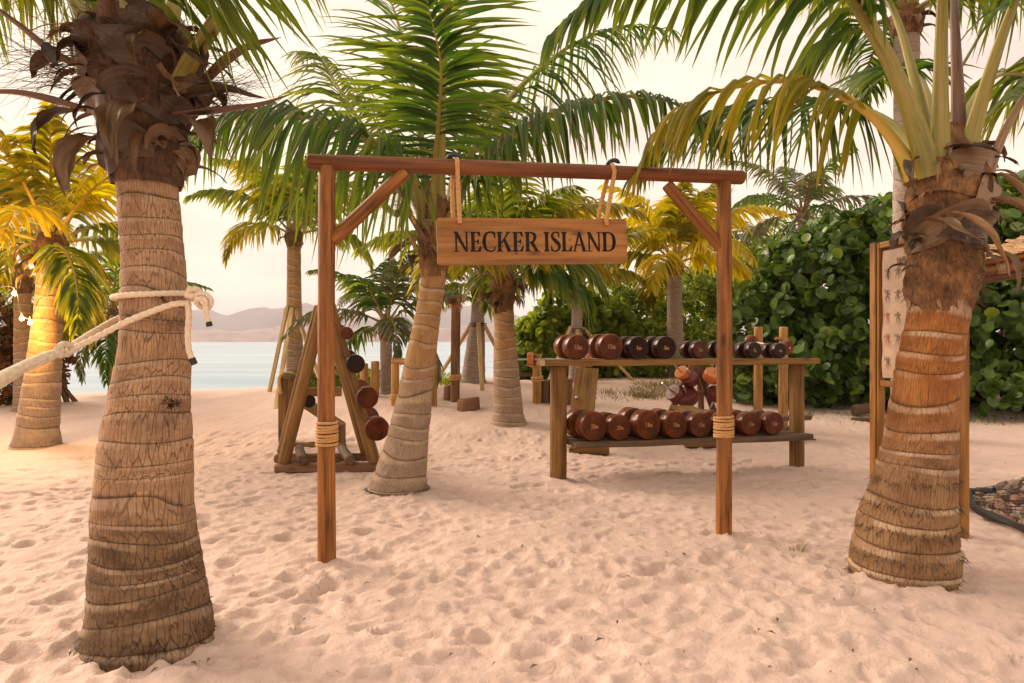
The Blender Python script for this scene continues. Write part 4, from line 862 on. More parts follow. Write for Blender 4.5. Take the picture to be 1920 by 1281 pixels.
# ------------------------------------------------------------------ palms further back
def back_palm(label, base, top, r0, r1, nf, Lf, leafL, ml, mp_, seed, trunk_m=T_MID, rings=0.13, el=(78, -25), bend=1.5, wid=0.042, npair=46, sheaths=6, boot_len=0.3, flare=0.12, seg=28, az0=0.0, azs=None, group='coconut palms on the beach', mid=None):
    q = np.random.default_rng(seed)
    b = Vector(base); tp = Vector(top); t = thing('coconut_palm', label, 'palm tree', b, group)
    md = (b + tp)/2 + Vector(((tp.x - b.x)*0.12, 0, 0)) if mid is None else Vector(mid)
    b2 = b - Vector((0, 0, 0.08))
    build_trunk(t, [b2, md, tp], [(0, r0*1.25), (0.10, r0), (0.35, r0*0.62 + r1*0.38), (0.7, r1*1.05), (1, r1)], rings, 0.03, 0.16, trunk_m, seg, 0.02, seed, 'trunk', flare)
    zt = tp.z; cf = lambda z: (tp.x, tp.y); rf = lambda z: float(np.interp(z, [zt - boot_len, zt - boot_len*0.6, zt, zt + 0.25], [r1*1.02, r1*1.3, r1*1.35, r1*0.5]))
    boot(t, cf, rf, zt - boot_len, zt + 0.25, BOOT, seed, 0.18, 18, 24)
    for i in range(nf):
        f = i/(nf - 1); e = R(el[0] + (el[1] - el[0])*f) + q.normal(0, 0.08); az = az0 + i*2.39996 + q.normal(0, 0.15) if azs is None else azs[i]
        Ln = Lf*q.uniform(0.88, 1.08)*(0.8 + 0.2*math.sin(math.pi*f))
        p0 = Vector((tp.x + r1*0.6*math.sin(az), tp.y + r1*0.6*math.cos(az), zt + 0.15 - 0.15*f))
        build_frond(t, arc_points(p0, az, e, Ln, bend*(0.8 + 0.5*f)*q.uniform(0.85, 1.15)), leafL, npair, wid, 0.03*Lf/2.2, ml if not isinstance(ml, list) else ml[i % len(ml)], mp_, seed*31 + i, 0.16, 1.5 + 0.6*f, fold=False, K=4, vang=0.12)
    for i in range(sheaths):
        th = VIEW + q.uniform(-1.6, 1.6); z = zt - q.uniform(0, boot_len*0.9)
        flap(t, polar(cf, z, r1*1.25, th), outv(th, 0.1), (0.2*math.sin(th), 0, -1), q.uniform(0.2, 0.36), q.uniform(0.08, 0.14), [SHEATH, SHEATH_P, SHEATH_D][i % 3], seed*7 + i, 0.8)
    return t
# lamp-lit palm at the frame's edge
g1 = G(66, 838); y1 = g1.y
pl = back_palm('palm glowing yellow above the string light bulbs', g1, P(97, 458, y1), 0.255, 0.150, 15, 2.3, 0.62, [LF_GLOW_YELLOW, LF_LIME, LF_OLIVE], PT_YELLOW, 41, T_MID, 0.15, (80, -5), 1.5, 0.05, 52, 10, 0.45)
g2 = G(46, 772); back_palm('pale thin palm trunk just behind the lamp-lit palm', g2, P(42, 520, g2.y), 0.17, 0.13, 9, 2.2, 0.6, [LF_LIME, LF_OLIVE], PT_YELLOW, 42, T_MID, 0.15, (70, -35), 1.6, 0.05, 40, 3)
g3 = G(216, 742); back_palm('small dark green palm half hidden behind the roped palm', g3, P(212, 592, g3.y), 0.14, 0.11, 11, 2.3, 0.55, [LF_DULL, LF_GREEN], PT_GREEN, 43, T_GREY, 0.13, (75, -25), 1.7, 0.045, 44, 4)
g4 = Vector((P(553, 722, 15.4).x, 15.4, gz(P(553, 722, 15.4).x, 15.4)))
back_palm('slim straight palm propped by pale stakes near the shore', g4, P(551, 440, 15.4), 0.20, 0.15, 12, 2.5, 0.8, [LF_LIME, LF_OLIVE], PT_GREEN, 44, T_MID, 0.16, (80, 18), 1.7, 0.06, 48, 4)
g5 = G(724, 738); back_palm('short young palm with splayed green fronds near the water', g5, P(724, 612, g5.y), 0.12, 0.11, 12, 2.1, 0.55, [LF_GREEN, LF_DULL], PT_GREEN, 45, T_GREY, 0.12, (80, -5), 1.5, 0.045, 46, 5)
g6 = Vector((P(886, 724, 15.0).x, 15.0, gz(P(886, 724, 15.0).x, 15.0)))
back_palm('thin grey palm with three pale wooden props near the water', g6, P(898, 535, 15.0), 0.26, 0.14, 11, 2.3, 0.7, [LF_OLIVE, LF_DULL], PT_GREEN, 46, T_GREY, 0.14, (75, 5), 1.7, 0.055, 44, 6)
g7 = G(955, 794); back_palm('straight palm with a rooty base standing under the hanging sign', g7, P(943, 528, g7.y), 0.235, 0.150, 15, 2.3, 0.8, [LF_LIME, LF_OLIVE, LF_GREEN], PT_GREEN, 47, T_MID, 0.14, (82, 18), 1.7, 0.05, 52, 9, 0.5, 0.55)
g8 = G(1078, 716); back_palm('young propped palm behind the dumbbell shelf', g8, P(1083, 540, g8.y), 0.15, 0.115, 12, 2.3, 0.6, [LF_LIME, LF_GLOW_YELLOW, LF_LIME], PT_GREEN, 48, T_GREY, 0.13, (85, 32), 1.5, 0.055, 46, 6)
g9 = Vector((P(1268, 700, 16.5).x, 16.5, gz(P(1268, 700, 16.5).x, 16.5)))
back_palm('palm with lamp glow coloured yellow into its fronds behind the gate brace', g9, P(1264, 495, 16.5), 0.21, 0.165, 14, 2.6, 0.85, [LF_GLOW_YELLOW, LF_LIME, LF_GLOW_YELLOW], PT_YELLOW, 49, T_GREY, 0.15, (84, 0), 1.5, 0.065, 54, 4)  # no lamp stands here; its glow is only in the yellow leaf colour
g10 = Vector((P(1508, 600, 23).x, 23, 0.4))
back_palm('dull green palm showing above the sea grape hedge', g10, P(1506, 402, 23), 0.24, 0.18, 14, 3.2, 0.85, [LF_DULL, LF_GREEN], PT_BROWN, 50, T_GREY, 0.15, (75, -25), 1.6, 0.06, 46, 4, group='palms beyond the hedge')
g11 = Vector((P(1420, 600, 27).x, 27, 0.3))
back_palm('hazy palm with a bare grey trunk beyond the hedge', g11, P(1408, 470, 27), 0.22, 0.17, 11, 2.6, 0.8, [LF_DULL, LF_OLIVE], PT_BROWN, 51, T_GREY, 0.15, (70, -40), 1.7, 0.06, 40, 3, group='palms beyond the hedge')
g12 = Vector((P(1700, 600, 9.6).x, 9.6, gz(P(1700, 600, 9.6).x, 9.6)))
back_palm('tall grey palm trunk rising behind the orange palm', g12, P(1700, 30, 9.6), 0.2, 0.16, 11, 2.8, 0.85, [LF_GREEN, LF_OLIVE], PT_GREEN, 52, T_GREY, 0.16, (75, -5), 1.4, 0.06, 46, 4, group='palms beyond the hedge')

# ------------------------------------------------------------------ stakes that prop the young palms
def stakes(label, tp, feet, r_, grp='wooden props tied to young palms', band=True):
    t = thing('palm_prop', label, 'prop', (tp.x, tp.y, gz(tp.x, tp.y)), grp)
    for k, (px, py) in enumerate(feet):
        f = G(px, py); d = Vector((f.x - tp.x, f.y - tp.y, 0)); d = d.normalized() if d.length > 0.01 else Vector((0, -1, 0))
        beam(f - Vector((0, 0, 0.12)), tp + d*0.17 + Vector((0, 0, -0.04*k)), 0.085, 0.05, None, d, 0.004).build('stake', W_STAKE, t)
    for k in range(2):
        pts = [(tp.x + 0.185*math.sin(a), tp.y + 0.185*math.cos(a), tp.z - 0.06 - 0.05*k) for a in np.linspace(0, 6.5, 24)]
        rope_shape(pts, 0.012, 60).build('tie', SHEATH_D, t)
stakes('pale stakes propping the slim straight palm', P(548, 575, 15.4), [(503, 735), (515, 772), (612, 735)], 0.15)
stakes('pale stakes propping the thin grey palm', P(896, 602, 15.0), [(814, 712), (905, 734), (972, 722)], 0.14)
stakes('pale stakes propping the palm behind the dumbbell shelf', P(1081, 612, g8.y), [(1022, 722), (1195, 712), (1100, 745)], 0.12)

# ------------------------------------------------------------------ dumbbells
STROKE = {'0': [[(.25, 0), (.09, .12), (.04, .5), (.09, .88), (.25, 1), (.41, .88), (.46, .5), (.41, .12), (.25, 0)]], '1': [[(.05, .8), (.25, 1), (.25, 0)]], '2': [[(.05, .8), (.2, 1), (.42, .85), (.35, .5), (.05, 0), (.48, 0)]],
 '3': [[(.05, .9), (.3, 1), (.42, .75), (.2, .55), (.45, .3), (.3, 0), (.05, .1)]], '5': [[(.45, 1), (.1, 1), (.08, .6), (.35, .6), (.45, .3), (.3, 0), (.05, .1)]], '8': [[(.25, .55), (.08, .75), (.25, 1), (.42, .75), (.25, .55), (.05, .25), (.25, 0), (.45, .25), (.25, .55)]],
 'K': [[(.06, 0), (.06, 1)], [(.45, 1), (.08, .5), (.48, 0)]], 'G': [[(.45, .85), (.25, 1), (.05, .6), (.1, .1), (.3, 0), (.46, .2), (.46, .45), (.28, .45)]],
 'W': [[(0, 1), (.14, 0), (.26, .8), (.38, 0), (.52, 1)]], 'O': [[(.25, 0), (.05, .3), (.05, .7), (.25, 1), (.45, .7), (.45, .3), (.25, 0)]], 'D': [[(.07, 0), (.07, 1), (.25, 1), (.45, .7), (.45, .3), (.25, 0), (.07, 0)]]}
def stroke_text(s, hgt, lw, small=None):
    """list of quads for a hand-lettered word, centred; the letters after the digits are smaller"""
    polys = []; x = 0
    for ch in s:
        k = 0.62 if (small and ch in 'KG') else 1.0
        if ch == ' ': x += 0.25*hgt; continue
        for st_ in STROKE[ch]:
            for a, b in zip(st_[:-1], st_[1:]):
                a = np.array(a)*hgt*k + (x, 0); b = np.array(b)*hgt*k + (x, 0); d = b - a; l = np.linalg.norm(d) + 1e-9; nn = np.array([-d[1], d[0]])/l*lw/2; e = d/l*lw*0.3
                polys.append([tuple(a - nn - e), tuple(b - nn + e), tuple(b + nn + e), tuple(a + nn - e)])
        x += 0.62*hgt*k
    return [[(p[0] - x/2, p[1] - hgt/2) for p in q_] for q_ in polys]
def head(parent, c, ax, r, ln, m_side, m_face, text=None, m_text=None, ts=0.35, roll=0.0):
    Mx = axis_frame(ax); c = np.array(tuple(c)); b = r*0.07
    h = lathe([(r - b, 0), (r - b*0.3, b*0.3), (r, b), (r*1.005, ln/2), (r, ln - b), (r - b*0.3, ln - b*0.3), (r - b, ln)], 30, Mx, c - Mx[:, 2]*ln/2).build('head', m_side, parent)
    fcen = c + Mx[:, 2]*(ln/2 + 0.0008)
    lathe([(r - b*1.2, 0), (r - b*1.2 - 0.001, 0.0006)], 30, Mx, fcen).build('end_face', m_face, h, False)
    if text:
        z = Vector(Mx[:, 2]); ex = Vector((0, 0, 1)).cross(z).normalized(); ey = z.cross(ex)
        e1 = ex*math.cos(roll) + ey*math.sin(roll); e2 = ey*math.cos(roll) - ex*math.sin(roll)
        flat_letter(stroke_text(text, r*ts, r*ts*0.14, True), fcen, e1, e2, z, 1, 1, m_text, h, 'lettering', 0.0018)
    return h
def dumbbell(label, c, ax, r, ln, gap, ms, mf, text, mt, grp, ts=0.36, roll=0.0):
    """c is the centre of the front head, ax points from the back head to the front one"""
    a = Vector(ax).normalized(); c = Vector(c)
    t = thing('dumbbell', label, 'dumbbell', c - Vector((0, 0, r)), grp)
    head(t, c, a, r, ln, ms, mf, text, mt, ts, roll)
    head(t, c - a*(ln + gap), -a, r, ln, ms, mf)
    tube([c - a*(ln/2 - 0.004), c - a*(ln/2 + gap - 0.004)][::1], 0.017, 12).build('handle', STEEL, t)
    return t

# ------------------------------------------------------------------ dumbbell shelf
A0 = G(1047, 899); A1 = G(1494, 878)
RD = Vector((A1.x - A0.x, A1.y - A0.y, 0)).normalized(); RN = Vector((RD.y, -RD.x, 0))
def rk(px, py, off=0.0): return on_plane(px, py, A0, RD, off)
rack = thing('dumbbell_shelf', 'two-tier log and plank shelf loaded with wooden dumbbells', 'rack', A0)
ztop = rk(1047, 674).z; zlow = rk(1280, 812).z - 0.02
log_shape(A0 - Vector((0, 0, 0.12)), (A0.x, A0.y, ztop - 0.062), 0.083, 0.083, 22, 12, 0.03, 61).build('leg', W_OLIVE, rack)
log_shape(A1 - Vector((0, 0, 0.12)), (A1.x, A1.y, ztop - 0.062), 0.080, 0.080, 22, 12, 0.03, 62).build('leg', W_OLIVE, rack)
e0 = rk(1012, 680); e1 = rk(1532, 680); MRk = np.c_[np.array(RD), np.array(-RN), np.array([0, 0, 1.0])]
mid_t = (A0 + A1)/2
def plank(xa, xb, off, z, wd, th, mat, name, seed):
    """an uneven plank along the rack"""
    q = np.random.default_rng(seed); n = 16; V = []; U = []
    for i in range(n):
        u = i/(n - 1); s = xa + (xb - xa)*u; w_ = wd*(1 + 0.05*math.sin(u*9 + seed)); e = min(1, 8*min(u, 1 - u) + 0.82)
        for (a, b) in ((-1, -1), (-1, 0.75), (-0.96, 1), (0.96, 1), (1, 0.75), (1, -1)):
            p = A0 + RD*s + RN*(off + a*w_/2*e + 0.004*math.sin(u*21 + seed)); V.append((p.x, p.y, z + b*th/2 + 0.003*math.sin(u*13 + a))); U.append((a*w_/2 + b*th/2, s))
    Fc = [(i*6 + j, i*6 + (j+1) % 6, (i+1)*6 + (j+1) % 6, (i+1)*6 + j) for i in range(n - 1) for j in range(6)] + [tuple(range(5, -1, -1)), tuple((n-1)*6 + j for j in range(6))]
    return obj(name, V, Fc, mat, rack, U, False)
xa = (e0 - A0).dot(RD); xb = (e1 - A0).dot(RD) - 0.10
plank(xa, xb, 0.105, ztop - 0.031, 0.20, 0.060, W_OLIVE, 'top_plank', 1); plank(xa + 0.02, xb - 0.03, -0.105, ztop - 0.033, 0.20, 0.058, W_GREY, 'top_plank', 2)
l0 = rk(1064, 815); l1 = rk(1516, 815); ya = (l0 - A0).dot(RD); yb = (l1 - A0).dot(RD) - 0.14
plank(ya + 0.0, yb, 0.200, zlow - 0.03, 0.19, 0.058, W_GREY, 'lower_plank', 3); plank(ya + 0.0, yb - 0.02, -0.012, zlow - 0.03, 0.19, 0.056, W_GREY, 'lower_plank', 4)
plank(ya + 0.0, yb - 0.03, -0.22, zlow - 0.03, 0.19, 0.056, W_GREY, 'lower_plank', 5)
lower_grp = 'wooden dumbbells along the lower plank'; upper_grp = 'wooden dumbbells along the top plank'
axd = RN*1.0 + RD*0.10
# (px of the front face, radius px, text, dark, label)
upper = [(1082, 23.5, '10KG', 0, V_BROWN, V_FACE, PAINT_PALE, 'red brown dumbbell marked 10KG at the post end of the top plank'),
 (1145, 24, '10KG', 0, V_BROWN, V_FACE, PAINT_PALE, 'plain brown dumbbell marked 10KG second along the top plank'),
 (1196, 21.5, '8KG', 1, V_DARK, V_FACE_D, PAINT_GOLD, 'blackish dumbbell marked 8KG beside the brown 10KG pair'),
 (1248, 21.5, '8KG', 1, V_DARK, V_FACE_D, PAINT_GOLD, 'blackish dumbbell marked 8KG just before the small ones'),
 (1312, 17, '5KG', 0, V_DARK, V_FACE, PAINT_PALE, 'small brown dumbbell marked 5KG next to the dark 8KG pair'),
 (1362, 17, '5KG', 0, V_DARK, V_FACE, PAINT_PALE, 'small dumbbell on the top plank half hidden by the gate post'),
 (1414, 15.5, '3KG', 0, V_DARK, V_FACE_D, PAINT_PALE, 'smallest dark dumbbell with tilted lettering on the top plank'),
 (1462, 14.5, '3KG', 0, V_DARK, V_FACE_D, PAINT_PALE, 'smallest dumbbell marked 3KG last on the top plank')]
for k, (px, rp, tx, dk, ms, mf, mt, lab) in enumerate(upper):
    off = 0.18; base = rk(px, 674, off); r = rp/F*base.y; c = base.copy(); c.z = ztop + r + 0.002
    dumbbell(lab, c - RN*(0.045*r/0.12), axd + RD*[0.02, -0.02, 0.03, 0.0, 0.05, -0.03, 0.03, 0.0][k], r, r*0.95, r*0.85, ms, mf, tx, mt, upper_grp, 0.34, -0.7 if k == 6 else 0.0)
lower = [(1112, 28, '20KG', V_BROWN, V_FACE, PAINT_GOLD, 'glossy red dumbbell marked 20KG beside the shelf leg on the lower plank'),
 (1161, 24, '20KG', V_BROWN, V_FACE, PAINT_GOLD, 'dumbbell with faint lettering second on the lower plank'),
 (1214, 27.5, '18KG', V_BROWN, V_FACE, PAINT_GOLD, 'large dumbbell with a greyish face third on the lower plank'),
 (1266, 25.5, '18KG', V_BROWN, V_FACE, PAINT_GOLD, 'dumbbell marked 18KG fourth on the lower plank'),
 (1314, 23.5, '15KG', V_BROWN, V_FACE, PAINT_GOLD, 'dumbbell marked 15KG touching the gate post rope on the lower plank'),
 (1360, 23, '15KG', V_BROWN, V_FACE, PAINT_GOLD, 'dumbbell on the lower plank mostly hidden by the gate post'),
 (1408, 22.5, '12KG', V_BROWN, V_FACE, PAINT_PALE, 'bright red dumbbell marked 12KG right after the gate post'),
 (1452, 21.5, '12KG', V_BROWN, V_FACE, PAINT_PALE, 'last dumbbell marked 12KG at the far end of the lower plank')]
for k, (px, rp, tx, ms, mf, mt, lab) in enumerate(lower):
    off = 0.25; base = rk(px, 800, off); r = rp/F*base.y; c = base.copy(); c.z = zlow + r + 0.003
    dumbbell(lab, c - RN*0.06, axd + RD*[0.10, 0.06, 0.08, 0.05, 0.04, 0.05, 0.03, 0.02][k], r, r*0.95, r*0.8, ms, mf, tx, mt, lower_grp, 0.28)

# ------------------------------------------------------------------ A-frame rack with hanging dumbbells
af = G(610, 884); Yf = af.y; Yb = Yf + 0.62
ar = thing('a_frame_rack', 'log A-frame rack with a ladder base carrying dumbbells on one side', 'rack', (P(610, 884, Yf).x, Yf, 0))
def Fp(px, py, Y=Yf): return P(px, py, Y)
ap = Fp(612, 575)
for k, Yk in enumerate((Yf, Yb)):
    dx = -0.22*k
    fl = Vector((Fp(532, 880).x + dx, Yk, 0.09)); frr = Vector((Fp(703, 870).x + dx, Yk, 0.09)); apx = Vector((ap.x + dx, Yk, ap.z))
    log_shape(fl, apx + Vector((-0.03, 0, 0.04)), 0.068, 0.062, 18, 10, 0.035, 70 + k).build('leg', W_OLIVE, ar)
    log_shape(frr, apx + Vector((0.03, 0.0 if k else 0.0, 0.04)), 0.066, 0.060, 18, 10, 0.035, 74 + k).build('leg', W_OLIVE, ar)
    beam((Fp(516, 884).x + dx, Yk + 0.0, 0.035), (Fp(712, 884).x + dx, Yk, 0.045), 0.11, 0.10, None, (0, 0, 1), 0.02).build('base_rail', W_BROWN, ar)
for px in (567, 655):
    xx = Fp(px, 860).x; log_shape((xx + 0.035, Yf - 0.10, 0.135), (xx - 0.25, Yb + 0.08, 0.135), 0.052, 0.052, 16, 6, 0.03, int(px)).build('cross_log', W_GREY, ar)
log_shape((ap.x + 0.03, Yf - 0.08, ap.z + 0.02), (ap.x - 0.25, Yb + 0.08, ap.z + 0.02), 0.05, 0.05, 16, 6, 0.03, 79).build('ridge_log', W_OLIVE, ar)
hang = [(650, 625, 12, V_BROWN, 'smallest brown dumbbell near the top of the log A-frame'), (666, 682, 17.5, V_DARK, 'black-faced dumbbell second down the log A-frame'),
        (688, 745, 20.5, V_BROWN, 'dark red dumbbell third down the log A-frame'), (706, 803, 22.5, V_BROWN, 'largest dark red dumbbell lowest on the log A-frame')]
for k, (px, py, rp, ms, lab) in enumerate(hang):
    Yc = Yf - 0.14; c = P(px, py, Yc); r = rp/F*Yc
    dumbbell(lab, c, (0.35, -1, -0.06), r, r*0.9, 0.62, ms, V_FACE_D if ms is V_DARK else V_FACE, None, None, 'dumbbells hanging on the A-frame')
    for Yk in (Yf, Yb):
        kd = (Yk - Yc)*0.35; z = c.z - 0.022 + (Yk - Yc)*0.06; bx = frr.x + 0.22 - (0.22 if Yk == Yb else 0.0); xl = bx + (ap.x - Fp(703, 870).x)*(z - 0.09)/(ap.z - 0.09); log_shape((xl - 0.02, Yk, z - 0.02), (c.x - kd + 0.03, Yk, z), 0.018, 0.016, 10, 3, 0.02, k).build('peg', W_OLIVE, ar)

# ------------------------------------------------------------------ preacher bench behind the A-frame
pb = G(580, 838); Yp = pb.y
bench = thing('curl_bench', 'low timber curl bench with a slanted pad behind the log A-frame', 'bench', (pb.x, Yp, 0))
def Bq(px, py, dY=0): return P(px, py, Yp + dY)
beam(Bq(531, 830, 0.0), Bq(531, 708, 0.0), 0.10, 0.10, None, (1, 0, 0)).build('upright', W_OLIVE, bench)
beam(Bq(545, 830, 0.35), Bq(545, 706, 0.35), 0.10, 0.08, None, (1, 0, 0)).build('upright', W_OLIVE, bench)
beam(Bq(535, 708, -0.06), Bq(549, 704, 0.42), 0.13, 0.05).build('cap_board', W_GREY, bench)
beam(Bq(552, 735, 0.36), Bq(640, 735, 0.36), 0.06, 0.12).build('back_board', W_OLIVE, bench)
beam(Bq(568, 752, 0.16), Bq(640, 800, 0.16), 0.40, 0.06).build('slanted_pad', W_OLIVE, bench)
beam(Bq(548, 836, 0.0), Bq(648, 838, 0.0), 0.08, 0.09).build('base_rail', W_OLIVE, bench)
beam(Bq(548, 836, 0.55), Bq(652, 836, 0.55), 0.08, 0.09).build('base_rail', W_BROWN, bench)
beam(Bq(585, 832, -0.02), Bq(580, 836, 0.56), 0.10, 0.05).build('cross_rail', W_GREY, bench)
beam(Bq(640, 842, 0.1), Bq(640, 795, 0.1), 0.08, 0.10, None, (1, 0, 0)).build('end_post', W_BROWN, bench)
rope_shape([Bq(527, 738, -0.08), Bq(523, 715, -0.09), Bq(528, 702, -0.04), Bq(541, 700, 0.1), Bq(548, 703, 0.3), Bq(548, 720, 0.44)], 0.022).build('rope_strap', ROPE_TAN, bench)
c = Bq(578, 752, -0.1)
dumbbell('dark dumbbell lying on the curl bench behind the A-frame', c, (0.8, -1, 0), 0.085, 0.08, 0.12, V_DARK, V_FACE_D, None, None, None)

# ------------------------------------------------------------------ benches and barbells behind the shelf
def incline_bench(label, px, pyb, lean, Yq, backrest=True):
    b0 = P(px, pyb, Yq); b0.z = gz(b0.x, Yq)
    t = thing('exercise_bench', label, 'bench', b0, 'timber exercise benches behind the shelf'); x, y, z = b0
    beam((x - 0.25, y, z + 0.03), (x + 0.25, y, z + 0.03), 0.11, 0.08).build('foot', W_OLIVE, t); beam((x - 0.25, y + 1.05, z + 0.03), (x + 0.25, y + 1.05, z + 0.03), 0.11, 0.08).build('foot', W_OLIVE, t)
    beam((x, y, z + 0.06), (x, y, z + 0.42), 0.11, 0.11, None, (1, 0, 0)).build('post', W_OLIVE, t); beam((x, y + 1.05, z + 0.06), (x, y + 1.05, z + 0.42), 0.11, 0.11, None, (1, 0, 0)).build('post', W_OLIVE, t)
    beam((x, y - 0.12, z + 0.40), (x, y + 1.15, z + 0.40), 0.30, 0.05).build('seat', W_OLIVE, t)
    if backrest:
        beam((x - 0.06, y + 0.25, z + 0.46), (x + 0.04 + lean, y + 0.72, z + 1.02), 0.31, 0.045).build('backrest', W_OLIVE, t)
        beam((x, y + 0.85, z + 0.46), (x + 0.02 + lean*0.6, y + 0.52, z + 0.74), 0.14, 0.07).build('strut', W_BROWN, t)
        lathe([(0.018, 0), (0.02, 0.02), (0.01, 0.03)], 10, axis_frame((0, -1, 0)), (x - 0.12, y + 0.40, z + 0.66)).build('bolt', STEEL, t)
        lathe([(0.018, 0), (0.02, 0.02), (0.01, 0.03)], 10, axis_frame((0, -1, 0)), (x + 0.14, y + 0.40, z + 0.66)).build('bolt', STEEL, t)
    return t
incline_bench('timber bench with a raised slanted backrest behind the first shelf leg', 1104, 846, 0.02, 8.55)
incline_bench('flat timber bench peeping under the lower plank by the gate post', 1318, 838, 0.0, 9.0, False)
bb = thing('barbell_bench', 'timber barbell bench with two tall pale posts against the hedge', 'bench', (P(1445, 820, 10.2).x, 10.2, gz(P(1445, 820, 10.2).x, 10.2)))
bp = []
for px, dy, sd in ((1421, 0.35, 81), (1468, 0.0, 82)):
    f = P(px, 700, 10.0 + dy); f.z = gz(f.x, f.y); tp = P(px + 1, 613, 10.0 + dy)
    log_shape(f - Vector((0, 0, 0.1)), tp, 0.068, 0.062, 18, 10, 0.03, sd).build('post', W_PINE, bb); bp.append((f, tp))
    hk = P(px - 14, 633 if px < 1450 else 635, 9.9 + dy); log_shape(hk + Vector((0.10, 0.06, -0.01)), hk, 0.028, 0.026, 12, 3, 0.02, sd + 5).build('hook_peg', W_PINE, bb)
    beam((f.x - 0.05, f.y - 0.45, 0.05 + f.z), (f.x + 0.02, f.y + 0.35, 0.05 + f.z), 0.09, 0.09).build('foot', W_BROWN, bb)
beam(P(1398, 822, 9.6), P(1448, 824, 9.6), 0.09, 0.07).build('foot', W_BROWN, bb); beam(P(1465, 828, 9.4), P(1528, 827, 9.4), 0.09, 0.07).build('foot', W_BROWN, bb)
beam(P(1424, 824, 9.6), P(1424, 790, 9.6), 0.08, 0.08, None, (1, 0, 0)).build('seat_post', W_BROWN, bb); beam(P(1496, 828, 9.4), P(1496, 772, 9.4), 0.08, 0.08, None, (1, 0, 0)).build('seat_post', W_BROWN, bb)
beam(P(1408, 786, 9.7), P(1522, 782, 9.35), 0.30, 0.06).build('seat', W_GREY, bb)
def barbell(label, a, b, r, ms, ext=0.16):
    a = Vector(a); b = Vector(b); d = (b - a).normalized(); t = thing('barbell', label, 'barbell', (a + b)/2)
    tube([a - d*ext, a, (a + b)/2, b, b + d*ext], 0.016, 10).build('bar', STEEL, t)
    for p, s in ((a, -1), (b, 1)):
        lathe([(r*0.92, 0), (r, r*0.1), (r, r*0.75), (r*0.92, r*0.85)], 28, axis_frame(d*s), p).build('weight', ms, t)
        lathe([(0.03, -0.02), (0.03, 0.0)], 12, axis_frame(d*s), p).build('collar', BLACK, t)
barbell('barbell with two brown wooden weights resting on the pale posts', P(1412, 642, 10.15), P(1470, 651, 9.7), 0.105, V_BROWN, 0.10)
# bar on the low posts by the shoreline
bs = thing('bar_stand', 'short pale log posts holding a barbell beside the dumbbell shelf', 'stand', G(1007, 757))
for px, py, tpy, sd in ((1007, 757, 664, 91), (1090, 756, 672, 92)):
    f = G(px, py); tp = P(px, tpy, f.y); log_shape(f - Vector((0, 0, 0.1)), (f.x, f.y, tp.z), 0.085, 0.08, 18, 8, 0.03, sd).build('post', W_PINE, bs)
    if px < 1050: lash(f, 0.085, P(0, 711, f.y).z, 0.10, 0.016, bs, ROPE_TAN, 0.2)
f = G(1007, 757)
barbell('barbell with an orange weight sticking out past the low posts', P(1000, 674, f.y - 0.11), P(1098, 674, f.y - 0.11), 0.125, V_ORANGE, 0.30)
def stump(label, px, py, r, hgt, mat, sx=1.0):
    f = G(px, py); o = lathe([(r*1.02, -0.06), (r*1.03, 0.02), (r, hgt*0.5), (r*0.97, hgt - 0.02), (r*0.9, hgt)], 20, None, f)
    V = np.array(o.V); q = np.random.default_rng(px); V[:, :2] = np.array(f)[:2] + (V[:, :2] - np.array(f)[:2])*(1 + 0.07*np.sin(3*np.arctan2(V[:, 1] - f.y, V[:, 0] - f.x) + px))[:, None]*np.array([sx, 1])
    V[:, 2] += 0.02*(V[:, 0] - f.x)/r*(V[:, 2] > f.z + 0.1); ob = obj('log_stump', V, o.F, mat, None, o.U); return tag(ob, label, 'stump', 'sawn log stumps on the sand')
stump('dark weathered stump beside the low bar posts', 1026, 755, 0.13, 0.40, W_GREY); stump('rounded stump tucked behind the first shelf leg', 1052, 757, 0.20, 0.42, W_BROWN)
stump('squat brown stump on the open sand before the tall log post', 879, 769, 0.165, 0.20, W_BROWN, 1.15); stump('small stump just behind the tall log post', 843, 747, 0.12, 0.24, W_BROWN)
# tall log post with a lashed cap
f = G(853, 751); cp = thing('log_post', 'tall brown log post capped with a lashed cross log', 'post', f)
log_shape(f - Vector((0, 0, 0.1)), (f.x + 0.02, f.y, P(0, 568, f.y).z), 0.085, 0.085, 18, 12, 0.03, 95).build('post', W_BROWN, cp)
tpz = P(0, 561, f.y).z; log_shape((f.x - 0.10, f.y - 0.25, tpz - 0.03), (f.x + 0.14, f.y + 0.3, tpz + 0.03), 0.075, 0.07, 16, 6, 0.04, 96).build('cap_log', W_GREY, cp)
q = np.random.default_rng(97)
fibres(cp, [((f.x + q.normal(0.02, .07), f.y - 0.11, tpz + q.uniform(-0.1, 0.02)), (q.normal(0, .3), -0.5, -0.8)) for _ in range(120)], 98, (0.08, 0.22), 0.006, ROPE_TAN, 0.4)
lash(f + Vector((0.01, 0, 0)), 0.087, P(0, 708, f.y).z, 0.11, 0.016, cp, ROPE_TAN, 0.5)
